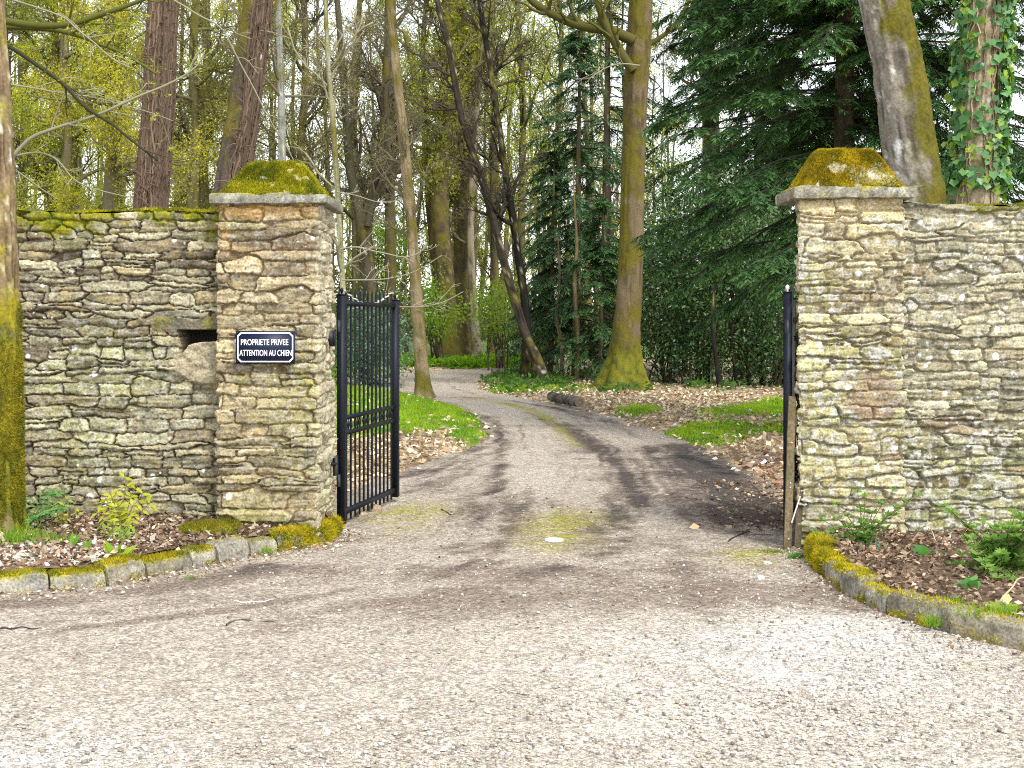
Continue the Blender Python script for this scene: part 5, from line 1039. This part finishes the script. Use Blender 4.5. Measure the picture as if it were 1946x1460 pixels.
# ---------------------------------------------------------------- logs and stones
def log(name, label, a, b, r0, seed, cut=(.24, .19, .13)):
    a = np.array(a, float); b = np.array(b, float); t = np.linspace(0, 1, 24)[:, None]; c = a*(1-t)+b*t; mb = MB()
    T = (b-a)/np.linalg.norm(b-a); U = np.cross(T, [0, 0, 1.]); U = U/np.linalg.norm(U) if np.linalg.norm(U) > .01 else np.array([1., 0, 0]); W = np.cross(U, T); an = np.linspace(0, 2*math.pi, 33)
    S = c[:, None]+r0*(U*np.cos(an)[:, None]+W*np.sin(an)[:, None])[None]; N_ = (S-c[:, None])/r0
    f = fbm(S*9, 4, seed); S = S+N_*(.09*r0*f)[..., None]; S[:, -1] = S[:, 0]
    col = mixc(np.broadcast_to((.15, .135, .115), S.shape), (.05, .042, .035), sst(-.2, .5, f)); mb.grid(S, col); root = mb.obj(name, M_BARK, None, True, (a+b)/2)
    tag(root, label, 'log')
    for e, s in ((S[0], 1), (S[-1], -1)):
        m = MB(); rg = np.linspace(0, 1, 8)[:, None, None]; D = e.mean(0)*(1-rg)+e[None]*rg; q = fbm(D*20, 3, seed+1); rings = np.sin(rg[..., 0]*40+q*2)
        m.grid(D+(-T*s*.003), np.asarray(cut)*(1+.2*rings+.3*q)[..., None], flip=s < 0); m.obj('cut_end', M_WOOD, root, False)
log('log', 'grey cut log lying at the edge of the drive below the big mossy trunk', G(1102, 764, .14)-[0, .1, 0], G(1050, 757, .12)+[0, .5, 0], .088, 361)
log('log_block', 'short sawn log block at the inside of the drive bend', G(934, 712, .16), G(958, 712, .16), .16, 362, (.2, .16, .11))
def rock(name, label, c, s, seed, base=(.4, .38, .34), mossf=None, cat='stone', group=None, n=22):
    th = np.linspace(0, math.pi, n)[:, None]; ph = np.linspace(0, 2*math.pi, n*2)[None]; q = np.stack([np.sin(th)*np.cos(ph), np.sin(th)*np.sin(ph), np.cos(th)+0*ph], -1)
    q = np.sign(q)*np.abs(q)**.8; S = q*np.asarray(s)*(1+.18*fbm(q*1.6+seed, 3, seed)[..., None]); S[:, -1] = S[:, 0]; S = S+np.asarray(c); mb = MB()
    mb.grid(S, stonecol(S, base, seed, mossf), flip=True); o = mb.obj(name, M_STONE, None, True, c); tag(o, label, cat, group); return o, S
b0 = bedpt(BL, 400, 1006); o, S = rock('mossy_stone', 'flat round stone under green moss in the left bed', b0+[0, 0, .0], (.20, .19, .05), 371, (.2, .18, .1), lambda w, f, g: np.ones(w.shape[:-1])*.95)
fuzz(S[:12, ::-1], 6000, .016, .005, 372, (np.array([.12, .12, .012]), np.array([.26, .23, .02]), MOSSD)).obj('moss', M_MOSS, o, False)
gq = G(1053, 1029); mb = MB(); an = np.linspace(0, 2*math.pi, 40)[:-1]; D = np.stack([np.stack([gq[0]+np.cos(an)*k*.062*(1+.10*np.sin(3*an)), gq[1]+np.sin(an)*k*.05*(1+.12*np.cos(2*an+1)), 0*an+.016+h_], 1) for k, h_ in ((1.03, -.012), (1, 0), (.7, .006), (.02, .008))])
D = np.concatenate([D, D[:, :1]], 1); mb.grid(D, (.80, .79, .78)); tag(mb.obj('white_stone_disc', M_STONE, None, True, gq), 'flat white stone in the moss in the middle of the drive', 'stone')
for i, (x, y, s, b_, lab) in enumerate([(1446, 1101, .022, (.75, .74, .72), 'small white stone on the gravel in front of the plank'), (1459, 1074, .026, (.68, .66, .62), 'chipped white stone near the moss below the plank'), (713, 972, .06, (.30, .23, .15), 'brown stone lying under the far end of the left gate leaf'),
        (688, 982, .045, (.25, .2, .13), 'dark stone under the middle of the left gate leaf'), (651, 1014, .035, (.75, .74, .7), 'white stone at the foot of the left gate post'), (1506, 1025, .045, (.35, .32, .27), 'grey stone between the plank and the right pillar')]):
    g_ = G(x, y); rock('stone', lab, g_+[0, 0, s*.35], (s, s*.85, s*.6), 380+i, b_)

# ---------------------------------------------------------------- small plants in the beds
def plant(name, label, base, stems, cols, seed, L, per, m=None, cat='plant', wl=.42, whorl=False, stemc=(.15, .14, .06), nw=3):
    """stems: list of (dx, dy, dz) tips; leaves along or at the ends of the stems"""
    r = np.random.default_rng(seed); root = thing(name, label, cat, tuple(base)); o = np.array(base); mb = MB(); ml = MB(); k = len(stems); t = np.linspace(0, 1, 8)[None, :, None]
    e = np.array(stems, float); q = o+np.stack([e[:, None, 0]*t[..., 0]**1.5, e[:, None, 1]*t[..., 0]**1.5, e[:, None, 2]*t[..., 0]], -1)+r.normal(size=(k, 8, 3))*.006*t
    mb.tubes(q, np.repeat(np.linspace(.0045, .002, 8)[None], k, 0), 5, stemc); mb.obj('stems', M_TWIG, root)
    for s in range(k):
        if whorl:
            for w in range(nw):
                p = q[s, 7-2*w] if w else q[s, 7]; a = r.uniform(0, 6.28)+np.arange(per)*2*math.pi/per; d = np.stack([np.cos(a), np.sin(a), .55+0*a+r.normal(size=per)*.35], 1); l = L*r.uniform(.7, 1.2, per); f = np.clip(r.random((per, 1))*.7+.3*(w == 0), 0, 1)
                ml.leaves(np.repeat(p[None], per, 0), d, l, l*wl*.8, np.array(cols[0])*(1-f)+np.array(cols[1])*f, np.repeat([[0, -.7, .8]], per, 0)+r.normal(size=(per, 3))*.45)
        else:
            tt = np.linspace(.3, 1, per); i = np.minimum((tt*7).astype(int), 6); p = q[s, i]; dv = q[s, i+1]-q[s, i]; dv /= np.linalg.norm(dv, axis=1, keepdims=True); sv = np.cross(dv, [0, -1., .3]); sv /= np.linalg.norm(sv, axis=1, keepdims=True)
            for sg in (-1, 1):
                l = L*r.uniform(.7, 1.15, per); f = r.random((per, 1)); ml.leaves(p, dv*.55+sv*sg+np.array([0, -.15, -.25])+r.normal(size=(per, 3))*.15, l, l*wl, np.array(cols[0])*(1-f)+np.array(cols[1])*f, np.repeat([[0, -.7, .7]], per, 0)+r.normal(size=(per, 3))*.2)
    ml.obj('foliage', m or M_LEAF, root, False); return root
YL = ((.42, .46, .03), (.66, .64, .10)); FG = ((.10, .28, .06), (.25, .48, .16)); AZ = ((.08, .20, .03), (.28, .46, .10))
b0 = bedpt(BL, 232, 1012)
plant('yellow_seedling', 'yellow leaved seedling growing against the left wall', b0, [(-.14, .05, .25), (-.02, .0, .20), (.10, .04, .33), (.22, .0, .22), (.03, .06, .42), (-.2, .02, .16), (.17, .02, .3), (-.08, .0, .3)], YL, 401, .070, 7)
b0 = bedpt(BL, 120, 1000)
plant('yellow_seedling', 'small yellow leaved seedling between the fern and the taller yellow plant', b0, [(-.06, 0, .16), (.05, .0, .2), (.14, .02, .12)], YL, 402, .045, 4)
b0 = bedpt(BL, 205, 1022); plant('pale_seedling', 'pale green seedling low in the left bed below the yellow plant', b0, [(-.08, 0, .09), (.06, -.02, .1), (.13, .03, .07), (-.02, .05, .12)], ((.30, .36, .08), (.5, .55, .16)), 403, .05, 3)
b0 = bedpt(BL, 232, 1030); plant('green_seedling', 'bright green seedling right of the pale seedling in the left bed', b0, [(.1, 0, .07), (.04, .03, .1), (-.06, 0, .06)], ((.16, .36, .03), (.34, .52, .06)), 404, .05, 3)
def blade_plant(label, base, dirs, L, w, cols, seed, name='broadleaf_weed'):
    r = np.random.default_rng(seed); d = np.array(dirs, float); n = len(d); mb = MB(); f = r.random((n, 1)); mb.leaves(np.repeat(np.array(base)[None], n, 0), d, L*r.uniform(.8, 1.2, n), w, np.array(cols[0])*(1-f)+np.array(cols[1])*f, np.repeat([[0, -1., .4]], n, 0)+r.normal(size=(n, 3))*.1)
    return tag(mb.obj(name, M_LEAF, None, False, base), label, 'plant')
BG2 = ((.12, .34, .03), (.24, .5, .05))
blade_plant('single upright green leaf standing in the pale litter of the left bed', bedpt(BL, 136, 1042), [(.02, 0, 1), (.35, 0, .7)], .10, .035, BG2, 405)
blade_plant('green shoot with two leaves right of the single upright leaf', bedpt(BL, 163, 1050), [(-.2, 0, 1), (.3, 0, .9), (.1, -.3, .6)], .08, .028, ((.16, .34, .06), (.34, .5, .1)), 406)
blade_plant('yellow green spreading weed nearest the left kerb', bedpt(BL, 225, 1058), [(-1, 0, .9), (-.5, 0, .7), (.6, 0, .4), (1, 0, .5), (.2, -.3, .5)], .13, .038, ((.25, .45, .02), (.42, .58, .05)), 407)
def fern(label, base, fronds, L, seed):
    r = np.random.default_rng(seed); root = thing('fern', label, 'fern', tuple(base)); o = np.array(base); mb = MB()
    for a, el in fronds:
        t = np.linspace(0, 1, 16); d = np.array([math.cos(a), math.sin(a)*.6]); q = o+np.stack([d[0]*t*L, d[1]*t*L, el*L*(t-.55*t*t)], 1); m2 = MB(); m2.tubes(q, np.linspace(.003, .001, 16), 4, (.12, .2, .05))
        dv = np.gradient(q, axis=0); dv /= np.linalg.norm(dv, axis=1, keepdims=True); sv = np.cross(dv, [0, -.4, 1.]); sv /= np.linalg.norm(sv, axis=1, keepdims=True); l = .075*np.sin(np.pi*np.clip(t*.92+.08, 0, 1))+.008
        for s in (-1, 1):
            f = r.random((16, 1)); m2.leaves(q, sv*s+dv*.45-np.array([0, 0, .15])+r.normal(size=(16, 3))*.12, l, .014, np.array(FG[0])*(1-f)+np.array(FG[1])*f, np.repeat([[0, -.7, .6]], 16, 0)+r.normal(size=(16, 3))*.25)
        m2.obj('frond', M_LEAF, root, False)
fern('green fern with toothed fronds at the foot of the mossy edge trunk', bedpt(BL, 58, 1000)+[0, 0, .01], [(.3, 1.1), (1.2, 1.6), (-.4, .8), (2.2, 1.5), (2.9, 1.0), (-1.0, .7), (.8, 1.5)], .30, 411)
fern('small fern at the far left edge of the left bed', bedpt(BL, 8, 1012)+[0, 0, .01], [(.5, .9), (1.5, 1.2), (2.6, 1.0), (-.5, .7)], .22, 412)
def tuft(label, base, n, h, spread, cols, seed, name='grass_tuft'):
    r = np.random.default_rng(seed); mb = MB(); p = np.array(base)+r.normal(size=(n, 3))*np.array([spread, spread*.6, 0]); f = r.random((n, 1))
    mb.blades(p, r.normal(size=(n, 3))*np.array([.5, .5, .2])+np.array([0, 0, 1]), h*r.uniform(.5, 1.3, n), .007, np.array(cols[0])*(1-f)+np.array(cols[1])*f); return tag(mb.obj(name, M_LEAF, None, False, base), label, 'grass')
GT = ((.14, .32, .02), (.36, .5, .05))
tuft('fine bright grass tuft below the fern at the left edge', bedpt(BL, 20, 1030), 420, .11, .12, GT, 421); tuft('green tuft of grass in the left bed right of the fern', bedpt(BL, 88, 1030), 160, .07, .06, GT, 422)
tuft('grass tuft growing at the base of the left kerb beside the shaggy moss', G(505, 1056), 90, .07, .035, GT, 423); tuft('tiny weed tuft at the base of the left kerb', G(362, 1102), 40, .04, .018, GT, 424)
tuft('weed tuft rooted in the right kerb joint', G(1776, 1206)+[0, .05, .03], 70, .07, .015, GT, 425); tuft('grass tuft below the azalea next to the primrose', bedpt(BR, 1890, 1172), 220, .07, .09, GT, 426); tuft('small grass tuft just inside the right kerb', bedpt(BR, 1800, 1148), 120, .05, .05, GT, 427)
tuft('low green weeds at the foot of the plank', G(1512, 1062), 160, .05, .03, ((.08, .24, .06), (.2, .42, .1)), 428); tuft('flat green moss tuft left of the plank foot', G(1468, 1052), 260, .03, .05, ((.16, .24, .03), (.3, .36, .06)), 429)
# azaleas and others in the right bed
ra = np.random.default_rng(77)
b0 = bedpt(BR, 1640, 1036); st = [((x-1640)*.00352, ra.normal()*.05, (1036-y)*.00352) for x, y in [(1565, 990), (1580, 1010), (1600, 965), (1622, 935), (1640, 975), (1655, 1000), (1668, 955), (1700, 935), (1735, 940), (1690, 980), (1610, 1000), (1660, 1020), (1590, 985), (1720, 960), (1545, 1012), (1632, 1010), (1645, 950), (1705, 965), (1678, 1008)]]
plant('azalea', 'thin leafy azalea at the foot of the right pillar', b0, st, AZ, 431, .045, 8, None, 'shrub', .45, True, nw=4)
b0 = bedpt(BR, 1905, 1085); st = [((x-1905)*.0030, ra.normal()*.10-.05, (1100-y)*.0030) for x, y in [(1830, 1095), (1850, 1080), (1870, 1060), (1890, 1040), (1905, 1010), (1920, 990), (1940, 1000), (1935, 1040), (1900, 1075), (1925, 1075), (1875, 1090), (1860, 1045), (1950, 1060), (1965, 1020), (1980, 1070), (1910, 1050), (1885, 1020), (1845, 1060), (1930, 1015), (1915, 1095), (1895, 1100), (1942, 1090), (1800, 985), (1872, 1030), (1960, 985), (1990, 1000), (1955, 1085), (2000, 1040), (1865, 1100)]]
plant('azalea', 'dense green azalea at the right edge of the right bed', b0, st+[(a+ra.normal()*.04, b+ra.normal()*.06, c+ra.normal()*.03) for a, b, c in st+st], AZ, 432, .052, 8, None, 'shrub', .42, True, nw=4)
plant('ivy_seedling', 'dark ivy sprig under the thin azalea', bedpt(BR, 1650, 1045), [(-.08, -.02, .05), (.06, -.03, .06), (.12, .0, .04), (-.02, -.05, .03)], ((.02, .06, .03), (.07, .15, .06)), 433, .04, 3, M_GLOSSY)
blade_plant('broad green leaf weed in the middle of the right bed', bedpt(BR, 1762, 1056), [(-1, -.1, .5), (-.2, -.3, .3), (.8, -.2, .1), (.4, -.5, -.1), (-.6, .3, .6)], .13, .06, ((.08, .26, .06), (.2, .44, .1)), 434)
blade_plant('round leaved glossy weed on the lower left of the dense azalea', bedpt(BR, 1838, 1118), [(-1, 0, .3), (-.5, -.4, .5), (.2, -.5, .5), (.7, 0, .4), (-.2, 0, .9), (.5, .1, .8), (-.8, -.2, .7)], .085, .062, ((.06, .24, .05), (.2, .44, .14)), 435)
b0 = bedpt(BR, 1905, 1160); pr = blade_plant('primrose with one pale yellow flower near the right kerb', b0, [(math.cos(a), math.sin(a), .45) for a in np.arange(9)*.7], .09, .032, ((.28, .44, .04), (.44, .56, .08)), 436, 'primrose')
mb = MB(); a = np.arange(5)*1.2566; mb.leaves(np.repeat((b0+np.array([.0, -.03, .07]))[None], 5, 0), np.stack([np.cos(a), 0*a-.25, np.sin(a)], 1), .028, .03, (1, 1, 1), np.repeat([[0, -1., .3]], 5, 0), 0); mb.obj('flower', M_PETAL, pr, False)
# fallen sticks
def stick(label, pts, w, col, seed):
    c = smooth_path(np.array(pts, float), 16); c[:, 2] += .004*np.sin(np.arange(16)); mb = MB(); mb.tubes(c, np.linspace(w, w*.5, 16), 6, col); return tag(mb.obj('stick', M_TWIG, None, True, c[0]), label, 'stick')
stick('pale forked stick lying behind the primrose at the right edge', [bedpt(BR, 1900, 1150)+[0, 0, .02], bedpt(BR, 1922, 1132)+[0, 0, .05], bedpt(BR, 1946, 1122)+[0, 0, .06], bedpt(BR, 1990, 1115)+[0, 0, .07]], .006, (.42, .36, .24), 1)
stick('thin pale twig leaning on the foot of the right wall', [bedpt(BR, 1782, 1040), bedpt(BR, 1770, 1030)+[0, -.02, .06], bedpt(BR, 1762, 1026)+[0, 0, .12]], .004, (.55, .48, .36), 2)
stick('brown stick lying along the middle of the right bed', [bedpt(BR, 1700, 1118)+[0, 0, .02], bedpt(BR, 1740, 1110)+[0, 0, .03], bedpt(BR, 1772, 1104)+[0, 0, .02]], .006, (.25, .17, .11), 3)
for lab, pts, c in [('thin dark twig on the drive left of the mossy centre', [(838, 968), (850, 974), (858, 979)], (.04, .035, .03)), ('bare twig lying across the forecourt below the left kerb', [(430, 1188), (450, 1178), (480, 1180), (520, 1182)], (.12, .1, .08)), ('dark stick at the far left of the forecourt', [(0, 1195), (40, 1193), (80, 1195)], (.05, .045, .04)), ('light wood splinter on the forecourt below the left kerb', [(445, 1143), (475, 1145), (520, 1140)], (.62, .58, .5)), ('crooked twig on the dark soil left of the plank', [(1385, 1028), (1400, 1018), (1425, 1010), (1400, 1012)], (.06, .05, .04))]:
    stick(lab, [G(a, b, .012) for a, b in pts], .005, c, 4)

# ---------------------------------------------------------------- camera, light, sky
cam = bpy.data.cameras.new('Camera'); co = bpy.data.objects.new('Camera', cam); C.objects.link(co); co.location = (0, 0, EYE); co.rotation_euler = (math.pi/2, 0, 0)
cam.sensor_width = 36; cam.lens = 36*F/1946; cam.shift_y = -(730-HY)/1946; cam.clip_end = 600; cam.clip_start = .05
sc = bpy.context.scene; sc.camera = co
el, az = R(52), R(150)                                        # high, behind the camera and to its right (clockwise from north)
sun = bpy.data.lights.new('sun', 'SUN'); sun.energy = 1.5; sun.angle = R(14); sun.color = (1, .97, .91); so = bpy.data.objects.new('sun', sun); C.objects.link(so)
so.rotation_euler = (math.pi/2-el, 0, math.pi-az); so.location = (5, -8, 14)
w = bpy.data.worlds.new('World'); sc.world = w; w.use_nodes = True; nt = w.node_tree; bg = nt.nodes['Background']
sky = nt.nodes.new('ShaderNodeTexSky'); sky.sky_type = 'NISHITA'; sky.sun_disc = False; sky.sun_elevation = el; sky.sun_rotation = az; sky.air_density = 1.0; sky.dust_density = 1.0; sky.ozone_density = 1.0
hs = nt.nodes.new('ShaderNodeHueSaturation'); hs.inputs['Saturation'].default_value = .22; hs.inputs['Value'].default_value = 1.0
nt.links.new(sky.outputs[0], hs.inputs['Color']); nt.links.new(hs.outputs[0], bg.inputs['Color']); bg.inputs['Strength'].default_value = .15
vs = sc.view_settings; vs.view_transform = 'Standard'; vs.look = 'None'; vs.exposure = 1.28; vs.gamma = 1
cy = sc.cycles; cy.filter_width = 1.1; cy.use_denoising = False; cy.max_bounces = 6; cy.diffuse_bounces = 3; cy.glossy_bounces = 2; cy.transmission_bounces = 3; cy.transparent_max_bounces = 4
